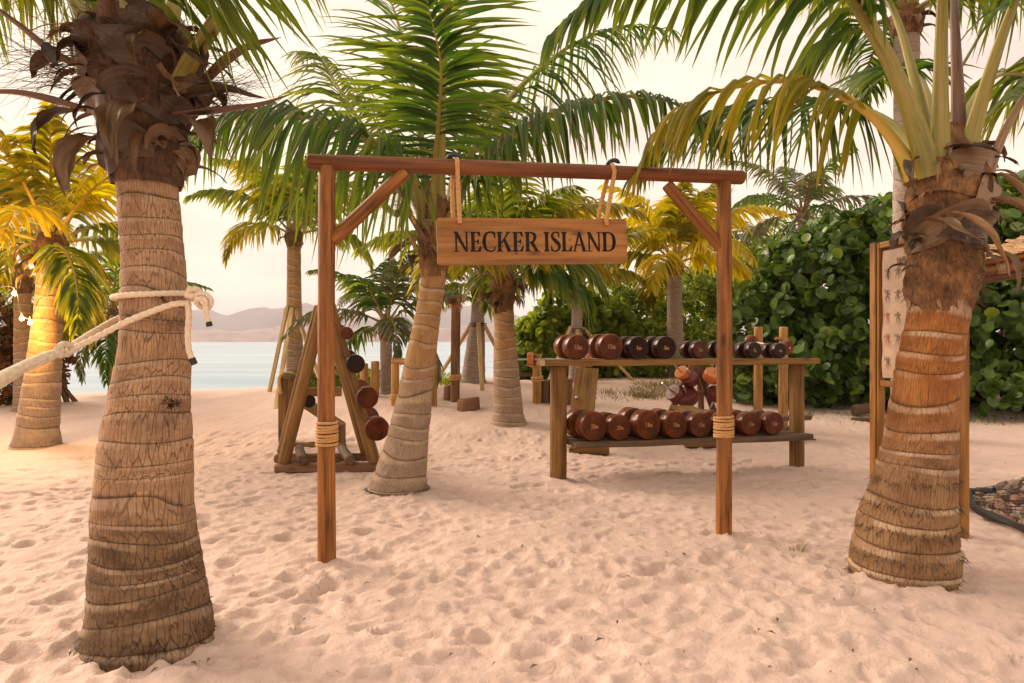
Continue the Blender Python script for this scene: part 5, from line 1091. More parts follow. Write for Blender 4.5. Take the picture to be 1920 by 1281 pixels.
# log rail behind the leaning palm
f = G(741, 760); rl = thing('log_rail', 'pale log rail on posts behind the leaning palm', 'rail', f)
log_shape(f - Vector((0, 0, 0.1)), (f.x, f.y, P(0, 682, f.y).z), 0.075, 0.07, 16, 8, 0.03, 101).build('post', W_PINE, rl)
f2 = G(812, 760); log_shape(f2 - Vector((0, 0, 0.1)), (f2.x, f2.y, P(0, 682, f2.y).z), 0.075, 0.07, 16, 8, 0.03, 102).build('post', W_PINE, rl)
log_shape((f.x - 0.06, f.y, P(0, 680, f.y).z + 0.02), (f2.x + 0.06, f2.y, P(0, 680, f.y).z + 0.02), 0.06, 0.055, 14, 6, 0.03, 103).build('rail', W_PINE, rl)
lash(f, 0.075, P(0, 744, f.y).z, 0.10, 0.015, rl, ROPE_TAN, 0.5)
f = G(692, 746); pr = thing('log_post', 'pair of short pale log posts behind the A-frame dumbbells', 'post', f)
for dx, sd in ((-0.08, 104), (0.10, 105)): log_shape(f + Vector((dx, 0, -0.1)), (f.x + dx, f.y + dx, P(0, 680 - 20*dx, f.y).z), 0.085, 0.08, 16, 8, 0.03, sd).build('post', W_PINE, pr)
# weight tree
f = G(1292, 765); f = Vector((P(1292, 765, 10.8).x, 10.8, gz(P(1292, 765, 10.8).x, 10.8)))
wt = thing('plate_tree', 'timber A-frame with slanted steel rods for wooden weights', 'rack', f); Yw = f.y
def Wp(px, py, dY=0): return P(px, py, Yw + dY)
for a, b, m_ in (((1300, 680, 0), (1250, 772, 0), W_BROWN), ((1306, 680, 0), (1345, 772, 0), W_BROWN), ((1303, 682, 0.25), (1278, 768, 0.4), W_BROWN), ((1312, 690, 0.2), (1315, 772, 0.45), W_BROWN)):
    A_ = Wp(*a); B_ = Wp(*b); B_.z = gz(B_.x, B_.y) - 0.03; beam(B_, A_, 0.09, 0.07, None, (0, 1, 0)).build('leg', m_, wt)
beam(Wp(1275, 738), Wp(1335, 738), 0.07, 0.08).build('cross_rail', W_BROWN, wt)
for px in (1250, 1281):
    p = Wp(px, 766, -0.05); p.z = gz(p.x, p.y); box_shape(p + Vector((0, 0, 0.03)), (0.16, 0.2, 0.14), rotz(0.3), 0.01).build('painted_foot', TEAL, wt)
tree_w = [((1300, 722), (1262, 681), 1280, 702, 0.115, V_ORANGE, 'orange weight highest on the slanted rods of the plate tree'), ((1300, 735), (1288, 692), 1293, 709, 0.135, V_MAROON, 'maroon weight on the middle rod of the plate tree'),
          ((1295, 762), (1241, 718), 1260, 735, 0.14, V_MAROON, 'maroon and orange weight on the outermost low rod'), ((1298, 772), (1281, 724), 1287, 744, 0.165, V_MAROON, 'largest purple maroon weight low on the plate tree'),
          ((1322, 735), (1346, 682), 1332, 712, 0.14, V_ORANGE, 'square-looking orange weight beside the gate post'), ((1330, 770), (1352, 715), 1343, 740, 0.14, V_MAROON, 'maroon weight on the plate tree half hidden by the gate post')]
for k, (a, b, cx, cy, r, m_, lab) in enumerate(tree_w):
    A_ = Wp(*a, 0.02); B_ = Wp(*b, -0.32); tube([A_, (A_ + B_)/2, B_], 0.016, 8).build('rod', STEEL, wt)
    ax = (B_ - A_).normalized(); u = 0.45; c = A_ + (B_ - A_)*u
    ob = lathe([(r*0.3, 0), (r*0.92, 0.0), (r, r*0.12), (r, r*0.9), (r*0.92, r*1.02), (r*0.3, r*1.02)], 26, axis_frame(ax), c).build('wooden_weight', m_)
    tag(ob, lab, 'weight', 'wooden weights on the plate tree')

# ------------------------------------------------------------------ notice board
nl = G(1644, 947); nr = G(1801, 1002)
ND = Vector((nr.x - nl.x, nr.y - nl.y, 0)); NW = ND.length; ND.normalize(); NNv = Vector((ND.y, -ND.x, 0))
if NNv.dot(Vector((0, 0, 0)) - nl) < 0: NNv = -NNv
nb = thing('notice_board', 'tall orange timber notice board with a wrinkled exercise poster', 'notice board', nl)
zt = P(1644, 456, nl.y).z; zb = P(1644, 718, nl.y).z
def NBp(s, z, off=0.0): p = nl + ND*s + NNv*off; return Vector((p.x, p.y, z))
for s, dz in ((0.0, 0.0), (NW, -0.02)):
    beam(NBp(s, -0.12), NBp(s, zt + dz), 0.075, 0.085, None, NNv, 0.005).build('post', W_FRAME, nb)
    sg = 1 if s == 0 else -1
    beam(NBp(s + sg*0.052, -0.10), NBp(s + sg*0.052, zt - 0.01), 0.026, 0.06, None, NNv, 0.004).build('edge_batten', W_FRAME, nb)
beam(NBp(0.07, zt - 0.03), NBp(NW - 0.07, zt - 0.03), 0.05, 0.06, None, NNv, 0.005).build('top_rail', W_FRAME, nb)
beam(NBp(0.07, zb - 0.0), NBp(NW - 0.07, zb - 0.0), 0.05, 0.05, None, NNv, 0.005).build('bottom_rail', W_FRAME, nb)
box_shape(NBp(NW/2, (zt + zb)/2, -0.012), (NW - 0.15, 0.012, zt - zb - 0.09), np.c_[np.array(ND), np.array(NNv), np.array([0, 0, 1.0])], 0.002).build('backing_board', W_BROWN, nb)
POSTER = plain('cream_poster_vinyl', (0.43, 0.29, 0.20), 0.6, 0, 0.22, 4, 0)
pw, ph_ = NW - 0.16, zt - zb - 0.13; V = []; U = []; n1, n2 = 26, 40
def wr(u, v): return 0.004 + 0.005*float(vnoise(np.array([u*5.]), np.array([v*9.]), 1)[0]) + 0.003*math.sin(u*30 + v*9)*math.exp(-((v - 0.5)/0.6)**2)
for j in range(n2):
    for i in range(n1):
        u, v = i/(n1 - 1), j/(n2 - 1); V.append(NBp(0.08 + pw*u, zb + 0.05 + ph_*v, 0.004 + wr(u, v))); U.append((u*pw, v*ph_))
fl_ = [(j*n1 + i, j*n1 + i + 1, (j+1)*n1 + i + 1, (j+1)*n1 + i) for j in range(n2 - 1) for i in range(n1 - 1)]
poster = obj('poster', V, fl_, POSTER, nb, U)
INK = plain('poster_ink', (0.15, 0.075, 0.05), 0.6, 0, 0.3, 40, 0); INK_R = plain('poster_red_ink', (0.36, 0.07, 0.045), 0.6, 0, 0.3, 40, 0)
exn = ND if ND.dot(Vector((1, 0, 0))) > 0 else -ND
def on_board(px, py): return on_plane(px, py, nl, ND, 0.0)
wp0 = on_board(1684, 499); s0 = (wp0 - nl).dot(ND)
hW = 0.062
for k, ch in enumerate('WOOD'):
    flat_letter(stroke_text(ch, hW, 0.016), NBp(s0 + 0.030 + k*0.052, wp0.z + hW*0.5, 0.0), ND, (0, 0, 1), NNv, 1, 1, INK, poster, 'letter', 0.017)
def figure_mark(s, z, hgt, seed, mat):
    """a small printed exercise figure: head, trunk, arms, legs, and the bar or muscle blot"""
    q = np.random.default_rng(seed); polys = []
    def lim(a, b, w_): a = np.array(a); b = np.array(b); d = b - a; l = np.linalg.norm(d) + 1e-9; nn = np.array([-d[1], d[0]])/l*w_/2; polys.append([tuple(a - nn), tuple(b - nn*0.7), tuple(b + nn*0.7), tuple(a + nn)])
    polys.append([(0.0 + 0.075*math.cos(a), 0.90 + 0.085*math.sin(a)) for a in np.linspace(0, 6.28, 9)[:-1]])
    lean = q.uniform(-0.12, 0.12); lim((0, 0.82), (lean, 0.48), 0.20)
    for s_ in (-1, 1):
        k1 = (s_*q.uniform(0.12, 0.22) + lean, q.uniform(0.22, 0.32)); lim((lean + s_*0.05, 0.48), k1, 0.11); lim(k1, (s_*q.uniform(0.10, 0.2) + lean, 0.02), 0.08)
        e1 = (s_*q.uniform(0.20, 0.34), q.uniform(0.55, 0.85)); lim((s_*0.10, 0.78), e1, 0.08); lim(e1, (s_*q.uniform(0.15, 0.4), q.uniform(0.6, 1.1)), 0.06)
    if q.random() > 0.4: lim((-0.42, 0.72 + q.uniform(-.1, .3)), (0.42, 0.74 + q.uniform(-.1, .3)), 0.05)
    lim((-0.4, -0.06), (0.45, -0.05), 0.018)
    flat_letter(polys, NBp(s, z, 0.0), ND, (0, 0, 1), NNv, hgt, hgt, mat, poster, 'exercise_figure', 0.0165)
rows = [527, 575, 622, 668, 712]
for r_i, py in enumerate((525, 566, 607, 647, 690)):
    for c_i, px in enumerate((1666, 1686, 1709, 1732, 1755)):
        p = on_board(px, py); s = (p - nl).dot(ND)
        if s < 0.1 or s > NW - 0.1: continue
        figure_mark(s, P(0, py, nl.y - 0.12).z, 0.095, r_i*7 + c_i, INK_R if (r_i in (2, 3) and c_i == 0) else INK)

# ------------------------------------------------------------------ hut eave with thatch
Yh = 6.6
hut = thing('thatched_hut', 'thatched hut eave on bundled bamboo poles jutting in beside the palm', 'hut', (P(2140, 700, Yh).x, Yh, 0))
e0 = P(1832, 512, Yh + 0.3); e1 = P(2150, 455, Yh - 0.2)
for k, (dz, dy, r, m_) in enumerate(((0.0, 0.0, 0.052, W_BEAM), (-0.085, 0.06, 0.045, W_BROWN), (0.085, 0.03, 0.04, W_GATE))):
    log_shape(e0 + Vector((-0.02*k, dy, dz)), e1 + Vector((0, dy, dz)), r, r, 16, 12, 0.02, 110 + k).build('eave_pole', m_, hut)
lash_c = e0 + (e1 - e0)*0.15
for tt_ in (0.15, 0.55):
    c_ = e0 + (e1 - e0)*tt_; d_ = (e1 - e0).normalized(); rope = []
    tube([c_ - d_*0.04, c_, c_ + d_*0.04], 0.058, 18).build('binding', SHEATH_P, hut)
THATCH = boot_mat('dry_thatch', (0.20, 0.11, 0.055), (0.40, 0.24, 0.13), (0.58, 0.38, 0.22))
mb = MB(); q = np.random.default_rng(111)
for k in range(900):
    u = q.random(); layer = q.integers(0, 6); a = e0 + (e1 - e0)*u + Vector((0, -0.10 + layer*0.16, 0.125 + layer*0.012 + q.normal(0, 0.008)))
    d_ = np.array([q.normal(0.0, 0.10), -0.30, -0.015 + q.normal(0, 0.02)]); p0 = np.array(tuple(a)); p1 = p0 - d_*q.uniform(0.9, 1.6)
    x_ = np.array([0.02, 0, 0.004]); mb.add([p0 - x_*0.4, p0 + x_*0.4, p1 + x_, p1 - x_, p0 + [0, 0, 0.008], p1 + [0, 0, 0.016]], [(0, 1, 2, 3), (1, 4, 5, 2), (4, 0, 3, 5)], [(0, 0), (.02, 0), (.02, .4), (0, .4), (.01, 0), (.01, .4)])
mb.build('thatch', THATCH, hut, False, 'stuff')
log_shape((e1.x, e1.y, -0.1), (e1.x, e1.y, e1.z + 0.1), 0.07, 0.065, 16, 10, 0.03, 115).build('post', W_BROWN, hut)
log_shape((e0.x + 0.15, e0.y + 1.5, -0.1), (e0.x + 0.15, e0.y + 1.5, e0.z + 0.02), 0.07, 0.065, 16, 10, 0.03, 116).build('post', W_BROWN, hut)
log_shape(e0 + Vector((0.15, -0.1, 0.02)), e0 + Vector((0.15, 1.6, 0.04)), 0.045, 0.04, 14, 8, 0.03, 117).build('rafter', W_BROWN, hut); log_shape(e1 + Vector((-0.1, -0.1, 0.02)), e1 + Vector((-0.1, 1.6, 0.04)), 0.045, 0.04, 14, 8, 0.03, 118).build('rafter', W_BROWN, hut)

# ------------------------------------------------------------------ netted stone bed
sb0 = G(1870, 955); bed = thing('stone_bed', 'bed of rough stones under dark netting at the foot of the notice board', 'stones', sb0)
STN = [plain('stone_%d' % i, c_, 0.85, 0, 0.35, 14, 0.4) for i, c_ in enumerate([(0.30, 0.20, 0.14), (0.20, 0.14, 0.11), (0.40, 0.25, 0.16), (0.26, 0.14, 0.10)])]
q = np.random.default_rng(120); me_s = []
for k in range(6):
    v = []; n1, n2 = 9, 6
    for j in range(n2):
        ph = math.pi*j/(n2 - 1)
        for i in range(n1): a = 6.283*i/n1; rr2 = 1 + q.normal(0, 0.16); v.append((rr2*math.sin(ph)*math.cos(a), rr2*0.8*math.sin(ph)*math.sin(a), 0.55*rr2*math.cos(ph)))
    fc = [(j*n1 + i, (j+1)*n1 + i, (j+1)*n1 + (i+1) % n1, j*n1 + (i+1) % n1) for j in range(n2 - 1) for i in range(n1)]
    me_s.append(make_mesh('stone', v, fc, STN[k % 4], None, False))
def bed_h(x, y):
    # an apron that rises to the right and back
    return 0.16*float(sstep(0.0, 0.9, np.array([x - bedx0(y)]))[0])
def bedx0(y): return np.interp(y, [4.5, 5.0, 5.6, 6.3, 6.6], [3.68, 3.73, 3.78, 4.2, 4.95])
cnt = 0
for k in range(900):
    x = q.uniform(3.6, 6.2); y = q.uniform(4.72, 6.5)
    if x < bedx0(y) + 0.06: continue
    if y < np.interp(x, [3.7, 4.2, 6.2], [4.75, 4.72, 4.7]) + 0.05 or y > np.interp(x, [3.7, 4.5, 6.2], [6.15, 6.3, 6.6]) - 0.05: continue
    if cnt >= 260: break
    o = bpy.data.objects.new('stone', me_s[cnt % 6]); COL.objects.link(o); o.parent = bed; s = q.uniform(0.04, 0.085)
    o.location = Vector((x, y, 0.01 + bed_h(x, y) + q.uniform(-0.01, 0.02))) - sb0; o.rotation_euler = (q.normal(0, .3), q.normal(0, .3), q.uniform(0, 6.28)); o.scale = (s, s, s); cnt += 1
mb = MB()
for k in range(40):
    x0 = 3.7 + k*0.065
    for dirn in (-1, 1):
        pts = []
        for j in range(26):
            y = 4.72 + j*0.07; x = x0 + dirn*(y - 5.7)*0.8
            if x < bedx0(y) or x > 6.2 or y < np.interp(x, [3.7, 4.2, 6.2], [4.75, 4.72, 4.7]): continue
            pts.append((x, y, 0.040 + bed_h(x, y) + 0.012*math.sin(x*31 + y*27)))
        if len(pts) > 2: tube(pts, 0.0022, 4, None, False, mb)
mb.build('netting', BLACK, bed, True, 'stuff')
edge_pts = [(bedx0(y), y, 0.035) for y in np.linspace(6.3, 4.85, 10)] + [(x, float(np.interp(x, [3.7, 4.2, 6.2], [4.75, 4.72, 4.7])), 0.035) for x in np.linspace(3.75, 6.2, 14)]
tube(catmull(edge_pts, 60), 0.028, 8, lambda th, s: 1 + 0.25*np.sin(2*th + s*9)).build('edging', BLACK, bed)
edge2 = [(x, float(np.interp(x, [3.7, 4.5, 6.2], [6.15, 6.3, 6.6])), 0.03) for x in np.linspace(3.9, 6.2, 14)]
tube(catmull(edge2, 40), 0.026, 8, lambda th, s: 1 + 0.25*np.sin(2*th + s*9)).build('edging', BLACK, bed)

# ------------------------------------------------------------------ hammock tied to the big palm
hk = thing('hammock', 'cream hammock end slung on twisted rope from the big palm', 'hammock', (P(100, 665, 2.8).x, 2.8, 0))
zr = P(0, 549, 3.07).z; rr = rfL(zr)*1.04 + 0.016; cx, cy = cfL(zr)
pts = [(cx + rr*math.sin(a), cy + rr*math.cos(a), zr + 0.012*math.sin(a*1 + 0.5) - 0.004) for a in np.linspace(VIEW - 1.45, VIEW + 4.6, 40)]
rope_shape(pts, 0.0135).build('trunk_rope', ROPE_WHITE, hk)
kn = P(368, 556, 3.10)
rope_shape([P(352, 568, 3.06), P(320, 572, 3.03), P(270, 590, 3.00), P(232, 606, 2.98), P(180, 633, 2.92), P(126, 659, 2.85)], 0.0135).build('suspension_rope', ROPE_WHITE, hk)
rope_shape([P(352, 572, 3.34), P(300, 580, 3.42), P(235, 592, 3.38), P(190, 614, 3.15), P(128, 652, 2.86)], 0.0135).build('suspension_rope', ROPE_WHITE, hk)
def kpath(c, pts, s): return [Vector(c) + Vector(p)*s for p in pts]
rope_shape(kpath(P(362, 553, 3.06), [(-1, 0.2, -.2), (-.3, -.7, .5), (.5, -.5, .7), (.9, .2, .2), (.4, .8, -.5), (-.4, .5, -.6), (-.7, -.4, 0), (0, -1, -.2), (.8, -.6, -.3), (1.0, .3, .3), (.2, .7, .9), (-.5, .2, .8), (-.2, -.6, .9)], 0.030), 0.0125).build('knot', ROPE_WHITE, hk)
rope_shape(kpath(P(381, 564, 3.04), [(-.8, 0, .2), (-.5, -.6, .9), (.3, -.6, 1.0), (1.0, -.2, .5), (1.1, .1, -.4), (.5, .4, -1.0), (-.4, .2, -.9), (-.8, -.5, -.2), (-.2, -1.0, .2), (.5, -.9, .1), (.6, -.5, -.6)], 0.030), 0.0128).build('knot', ROPE_WHITE, hk)
t1 = rope_shape([P(385, 570, 3.02), P(386, 584, 3.02), P(388, 596, 3.02), P(391, 606, 3.02)], 0.0125).build('rope_tail', ROPE_WHITE, hk)
tube([P(391, 604, 3.02), P(392, 608, 3.02), P(393, 612, 3.02)], 0.0135, 12).build('taped_end', BLACK, t1)
t2 = rope_shape([P(352, 565, 3.06), P(354, 590, 3.05), P(352, 625, 3.05), P(354, 655, 3.05), P(361, 675, 3.05)], 0.0135).build('rope_tail', ROPE_WHITE, hk)
tube([P(360, 672, 3.05), P(362, 677, 3.05), P(365, 683, 3.05)], 0.0145, 12).build('taped_end', BLACK, t2)
# gathered eye and cloth running out of view
rope_shape([P(134, 648, 2.86), P(118, 646, 2.82), P(108, 655, 2.80), P(112, 665, 2.80), P(128, 663, 2.84), P(136, 655, 2.86)], 0.014).build('eye', CLOTH, hk)
cl = catmull(hp([(120, 656, 2.82), (85, 671, 2.76), (40, 690, 2.68), (0, 712, 2.6), (-80, 750, 2.45), (-220, 800, 2.2), (-420, 830, 1.9), (-640, 820, 1.7)]), 40)
rad = np.interp(np.linspace(0, 1, 40), [0, .06, .15, .4, .8, 1], [.012, .03, .028, .055, .16, .12])
tube(cl, rad, 20, lambda th, s: 1 + 0.12*np.sin(7*th + 2*s) + 0.06*np.sin(13*th), True, None, 0.8).build('cloth', CLOTH, hk)

# ------------------------------------------------------------------ string lights
GLOW, t_, b_ = M_new('glowing_bulb_glass'); b_.inputs['Emission Color'].default_value = (1.0, 0.55, 0.16, 1); b_.inputs['Emission Strength'].default_value = 5
sl = thing('string_lights', 'string of small warm glowing bulbs hung on the lamp-lit palm', 'lights', (P(40, 590, 8.5).x, 8.5, 0))
wire = hp([(-60, 500, 8.3), (-10, 535, 8.4), (27, 541, 8.5), (40, 588, 8.5), (58, 596, 8.5), (75, 560, 8.65), (110, 552, 8.8)])
tube(catmull(wire, 50), 0.004, 6).build('cable', BLACK, sl)
for px, py in ((27, 550), (41, 597), (57, 605)):
    c = P(px, py, 8.5); bl = lathe([(0.004, 0.04), (0.012, 0.03), (0.026, 0.0), (0.022, -0.02), (0.004, -0.032)][::-1], 14, None, c).build('bulb', GLOW, sl)
    lathe([(0.014, 0.03), (0.014, 0.07)], 10, None, c).build('socket', BLACK, sl)
    ld = bpy.data.lights.new('bulb_light', 'POINT'); ld.energy = 22; ld.color = (1.0, 0.55, 0.15); ld.shadow_soft_size = 0.04; lo = bpy.data.objects.new('bulb_light', ld); COL.objects.link(lo); lo.location = Vector(c) + Vector((0, -0.06, 0)) - WO[sl.name]; lo.parent = sl

# ------------------------------------------------------------------ shrubs
def leaf_verts(kind):
    if kind == 'round':
        n = 9; v = [(0, 0.02, -0.06)]
        for i in range(n): a = 6.283*i/n; v.append((0.5*math.cos(a), 0.5 + 0.5*math.sin(a)*0.95, 0.07*abs(math.cos(a)) + 0.02*math.sin(2*a)))
        v[0] = (0, 0.5, -0.03); return np.array(v), [(0, 1 + i, 1 + (i+1) % n) for i in range(n)]
    return np.array([(0, 0, 0), (0.22, 0.35, 0.06), (0.18, 0.75, 0.04), (0, 1.0, -0.06), (-0.18, 0.75, 0.04), (-0.22, 0.35, 0.06), (0, 0.5, -0.01)]), [(6, 0, 1), (6, 1, 2), (6, 2, 3), (6, 3, 4), (6, 4, 5), (6, 5, 0)]
def shrub(label, name, blobs, n_tips, per, size, mat, seed, kind='round', singles=0, cat='shrub', grp=None, wood_m=W_GREY, up=0.35, bright=None):
    """blobs: (x, y, z, rx, ry, rz) crown volumes; leaves grow in rosettes at twig tips over and inside them"""
    q = np.random.default_rng(seed); bl = np.array(blobs, float)
    ctr = bl[:, :3].mean(0); t = thing(name, label, cat, (ctr[0], ctr[1], gz(ctr[0], ctr[1])), grp)
    area = bl[:, 3]*bl[:, 5]; k = q.choice(len(bl), n_tips, p=area/area.sum())
    d = q.normal(0, 1, (n_tips, 3)); d[:, 1] -= 0.35; d[:, 2] += 0.12; d /= np.linalg.norm(d, axis=1)[:, None]
    rad = np.where(q.random(n_tips) < 0.6, q.uniform(0.90, 1.06, n_tips), q.uniform(0.55, 0.95, n_tips))
    rad *= 1 + 0.12*vnoise(d[:, 0]*3 + k*7, d[:, 2]*3, 1) + 0.08*q.normal(0, 1, n_tips)*(q.random(n_tips) < 0.15)
    tips = bl[k, :3] + d*bl[k, 3:]*rad[:, None]
    gzv = gz_np(tips[:, 0], tips[:, 1]); ok = tips[:, 2] > gzv + 0.05
    # drop tips deep inside other blobs
    deep = np.zeros(len(tips), bool)
    for b in bl: deep |= (np.sum(((tips - b[:3])/b[3:])**2, 1) < 0.35)
    ok &= ~deep; tips = tips[ok]; d = d[ok]
    nt_ = len(tips); m = nt_*per
    ax = d + np.array([0, -0.25, up]) + q.normal(0, 0.35, (nt_, 3)); ax /= np.linalg.norm(ax, axis=1)[:, None]
    ax = np.repeat(ax, per, 0); org_ = np.repeat(tips, per, 0) + q.normal(0, size*0.35, (m, 3))
    rv = q.normal(0, 1, (m, 3)); sdv = np.cross(ax, rv); sdv /= np.linalg.norm(sdv, axis=1)[:, None]
    open_ = q.uniform(0.5, 1.25, m)[:, None]; yv = sdv*np.sin(open_) + ax*np.cos(open_); zv = ax*np.sin(open_) - sdv*np.cos(open_); xv = np.cross(yv, zv)
    sz = size*np.clip(q.normal(1, 0.30, m), 0.4, 1.7)
    tint = np.clip(np.repeat(q.beta(2, 2.6, nt_), per) + q.normal(0, 0.13, m), 0, 1)
    lv, lf = leaf_verts(kind)
    V = org_[:, None, :] + sz[:, None, None]*(lv[None, :, 0:1]*xv[:, None, :] + lv[None, :, 1:2]*yv[:, None, :] + lv[None, :, 2:3]*zv[:, None, :])
    single = np.zeros(m, bool)
    if singles:
        px = 960 + F*org_[:, 0]/org_[:, 1]; inview = (px > 0) & (px < 1915) & (V[:, :, 2].min(1) > 0)
        # the ones nearest the viewer on the outer face
        depthf = np.where(inview, np.linalg.norm(org_ - np.array([0, 0, H]), axis=1) - sz*2.0, 1e9); single[np.argsort(depthf)[:singles]] = True
    rest = np.where(~single)[0]; nv = len(lv)
    Vr = V[rest].reshape(-1, 3); Fr = (np.array(lf)[None] + (np.arange(len(rest))*nv)[:, None, None]).reshape(-1, 3)
    obj('foliage', Vr, Fr, mat, t, np.c_[np.repeat(tint[rest], nv), np.zeros(len(rest)*nv)], True, 'stuff')
    if singles:
        bins = [make_mesh('leaf', lv, lf, mat, np.c_[np.full(nv, b_), np.zeros(nv)]) for b_ in (0.15, 0.35, 0.55, 0.75, 0.9)]
        for i in np.where(single)[0]:
            o = bpy.data.objects.new('leaf', bins[min(4, int(tint[i]*5))]); COL.objects.link(o); o.parent = t
            M3 = Matrix(np.c_[xv[i], yv[i], zv[i]].tolist()) ; M4 = Matrix.Translation(Vector(org_[i]) - WO[t.name]) @ M3.to_4x4() @ Matrix.Scale(sz[i], 4); o.matrix_local = M4
    mb = MB()
    for b in bl:
        gx, gy = b[0], b[1] + b[4]*0.2; g0 = gz(gx, gy)
        for j in range(3):
            e = b[:3] + q.normal(0, 0.35, 3)*b[3:]; tube(catmull([(gx + q.normal(0, .15), gy + q.normal(0, .15), g0 - 0.1), (gx*0.6 + e[0]*0.4, gy*0.6 + e[1]*0.4, g0 + (e[2] - g0)*0.5 + 0.1), tuple(e)], 8), np.linspace(0.05, 0.015, 8), 6, None, False, mb)
    mb.build('branches', wood_m, t, True, 'stuff')
    return t
def blob(px, py, Y, rx, rz, ry=None):
    p = P(px, py, Y); return (p.x, p.y, p.z, rx/F*Y, ry or rx/F*Y, rz/F*Y)
shrub('huge sea grape bush with round leaves beside the notice board', 'sea_grape_bush',
      [blob(1440, 640, 12.6, 75, 110), blob(1530, 560, 12.8, 100, 120), blob(1500, 690, 12.3, 110, 80), blob(1600, 520, 13.0, 95, 125), blob(1610, 650, 12.4, 110, 120), blob(1680, 470, 13.4, 90, 95), blob(1720, 600, 12.6, 110, 150), blob(1420, 730, 12.4, 50, 40), blob(1640, 730, 12.2, 110, 50)], 2900, 6, 0.148, LF_GRAPE, 1, 'round', 300, grp='sea grape bushes')
shrub('sea grape bush spreading behind the thatched eave', 'sea_grape_bush',
      [blob(1830, 480, 12.4, 90, 110), blob(1900, 430, 13.0, 90, 90), blob(1850, 640, 11.8, 110, 130), blob(1960, 560, 12.0, 110, 160), blob(1860, 740, 11.4, 120, 45), blob(1780, 690, 12.0, 80, 80), blob(1990, 700, 11.4, 100, 90)], 1800, 6, 0.148, LF_GRAPE, 2, 'round', 260, grp='sea grape bushes')
shrub('rounded sea grape bush at the water end of the hedge', 'sea_grape_bush',
      [blob(1020, 650, 17.0, 58, 62), blob(1070, 620, 17.4, 60, 80), blob(1000, 680, 16.6, 40, 35), blob(1120, 640, 17.2, 60, 75), blob(1080, 690, 16.8, 80, 35)], 1300, 6, 0.15, LF_SHRUB, 3, 'round', 0, grp='sea grape bushes')
shrub('lighter green leafy shrub in the middle of the hedge behind the shelf', 'hedge_shrub',
      [blob(1150, 620, 18.5, 65, 85), blob(1190, 600, 18.8, 55, 80), blob(1210, 660, 17.6, 70, 55), blob(1150, 690, 17.0, 60, 25), blob(1240, 690, 16.8, 55, 28)], 2600, 7, 0.105, LF_SHRUB, 4, 'leaf', 0, grp='hedge shrubs')
shrub('dense green shrub behind the yellow palm trunk', 'hedge_shrub',
      [blob(1290, 590, 19.0, 60, 75), blob(1330, 560, 19.5, 55, 70), blob(1300, 660, 18.0, 80, 55), blob(1380, 600, 18.5, 60, 85), blob(1360, 680, 17.0, 60, 50)], 2600, 7, 0.115, LF_SHRUB, 5, 'leaf', 0, grp='hedge shrubs')
shrub('tall scrub rising farthest back on the slope', 'hedge_shrub',
      [blob(1270, 555, 26, 60, 45), blob(1340, 535, 26, 60, 50), blob(1410, 510, 26, 65, 60), blob(1450, 520, 25, 60, 60), blob(1200, 590, 25, 60, 40)], 2200, 7, 0.13, LF_SHRUB, 6, 'leaf', 0, grp='hedge shrubs')
shrub('feathery yellow green scrub above the thatched eave', 'hedge_shrub', [blob(1895, 385, 15, 50, 45), blob(1950, 380, 15, 60, 60)], 700, 7, 0.10, LF_SHRUB, 7, 'leaf', 0, grp='hedge shrubs')
shrub('dark shrub with rust coloured leaves behind the lamp-lit palm', 'hedge_shrub', [blob(20, 700, 13.5, 60, 50), blob(70, 640, 14.0, 55, 60), blob(-40, 640, 13.5, 70, 90), blob(112, 618, 14.0, 26, 40), blob(105, 690, 13.8, 22, 40)], 1500, 7, 0.115, LF_RUST, 8, 'leaf', 0, grp='hedge shrubs')
shrub('low green shore plants beyond the curl bench', 'shore_plants', [blob(585, 715, 15.6, 50, 16), blob(640, 712, 15.6, 40, 18), blob(680, 716, 15.2, 40, 16), blob(820, 715, 15.6, 22, 9)], 420, 6, 0.13, LF_SHRUB, 9, 'leaf', 0, 'plants')
# grass tufts
def grass(label, pts, hgt, n, seed, mat, name='beach_grass', cat='grass', kind=None, spr=0.1):
    q = np.random.default_rng(seed); V = []; Fc = []; U = []
    for (cx, cy, cz) in pts:
        for _ in range(n):
            a = q.uniform(0, 6.28); rr0 = abs(q.normal(0, spr)); p = np.array([cx + rr0*math.cos(a), cy + rr0*math.sin(a), 0.0]); p[2] = gz(p[0], p[1]) - 0.02
            d = np.array([math.cos(a)*q.uniform(.1, .8), math.sin(a)*q.uniform(.1, .8), 1.0]); d /= np.linalg.norm(d); h = hgt*q.uniform(0.5, 1.15); sd = np.cross(d, [0, 1.0, 0.2]); sd /= np.linalg.norm(sd); wv = h*0.03 + 0.002; b = len(V); tn = q.random()
            for k in range(4):
                u = k/3; c_ = p + d*h*u + np.array([d[0], d[1], -0.4])*h*0.45*u*u; V += [c_ - sd*wv*(1 - u*0.95), c_ + sd*wv*(1 - u*0.95)]; U += [(tn, u)]*2
            Fc += [(b + 2*k, b + 2*k + 1, b + 2*k + 3, b + 2*k + 2) for k in range(3)]
    o = obj(name, V, Fc, mat, None, U, True); return tag(o, label, cat, None, kind)
a = G(1495, 1036); b_ = G(1508, 1022)
grass('small green sprout in the sand between gate and orange palm', [tuple(a)], 0.13, 9, 1, LF_OLIVE, 'grass_sprout', 'sprout', None, 0.05)
a = G(1214, 1246); grass('tiny green sprout lowest on the open sand', [tuple(a)], 0.028, 5, 2, LF_OLIVE, 'grass_sprout', 'sprout', None, 0.03)
a = G(1914, 1142); grass('tiny sprout beyond the orange palm base', [tuple(a)], 0.10, 6, 3, LF_OLIVE, 'grass_sprout', 'sprout', None, 0.03)
q = np.random.default_rng(140)
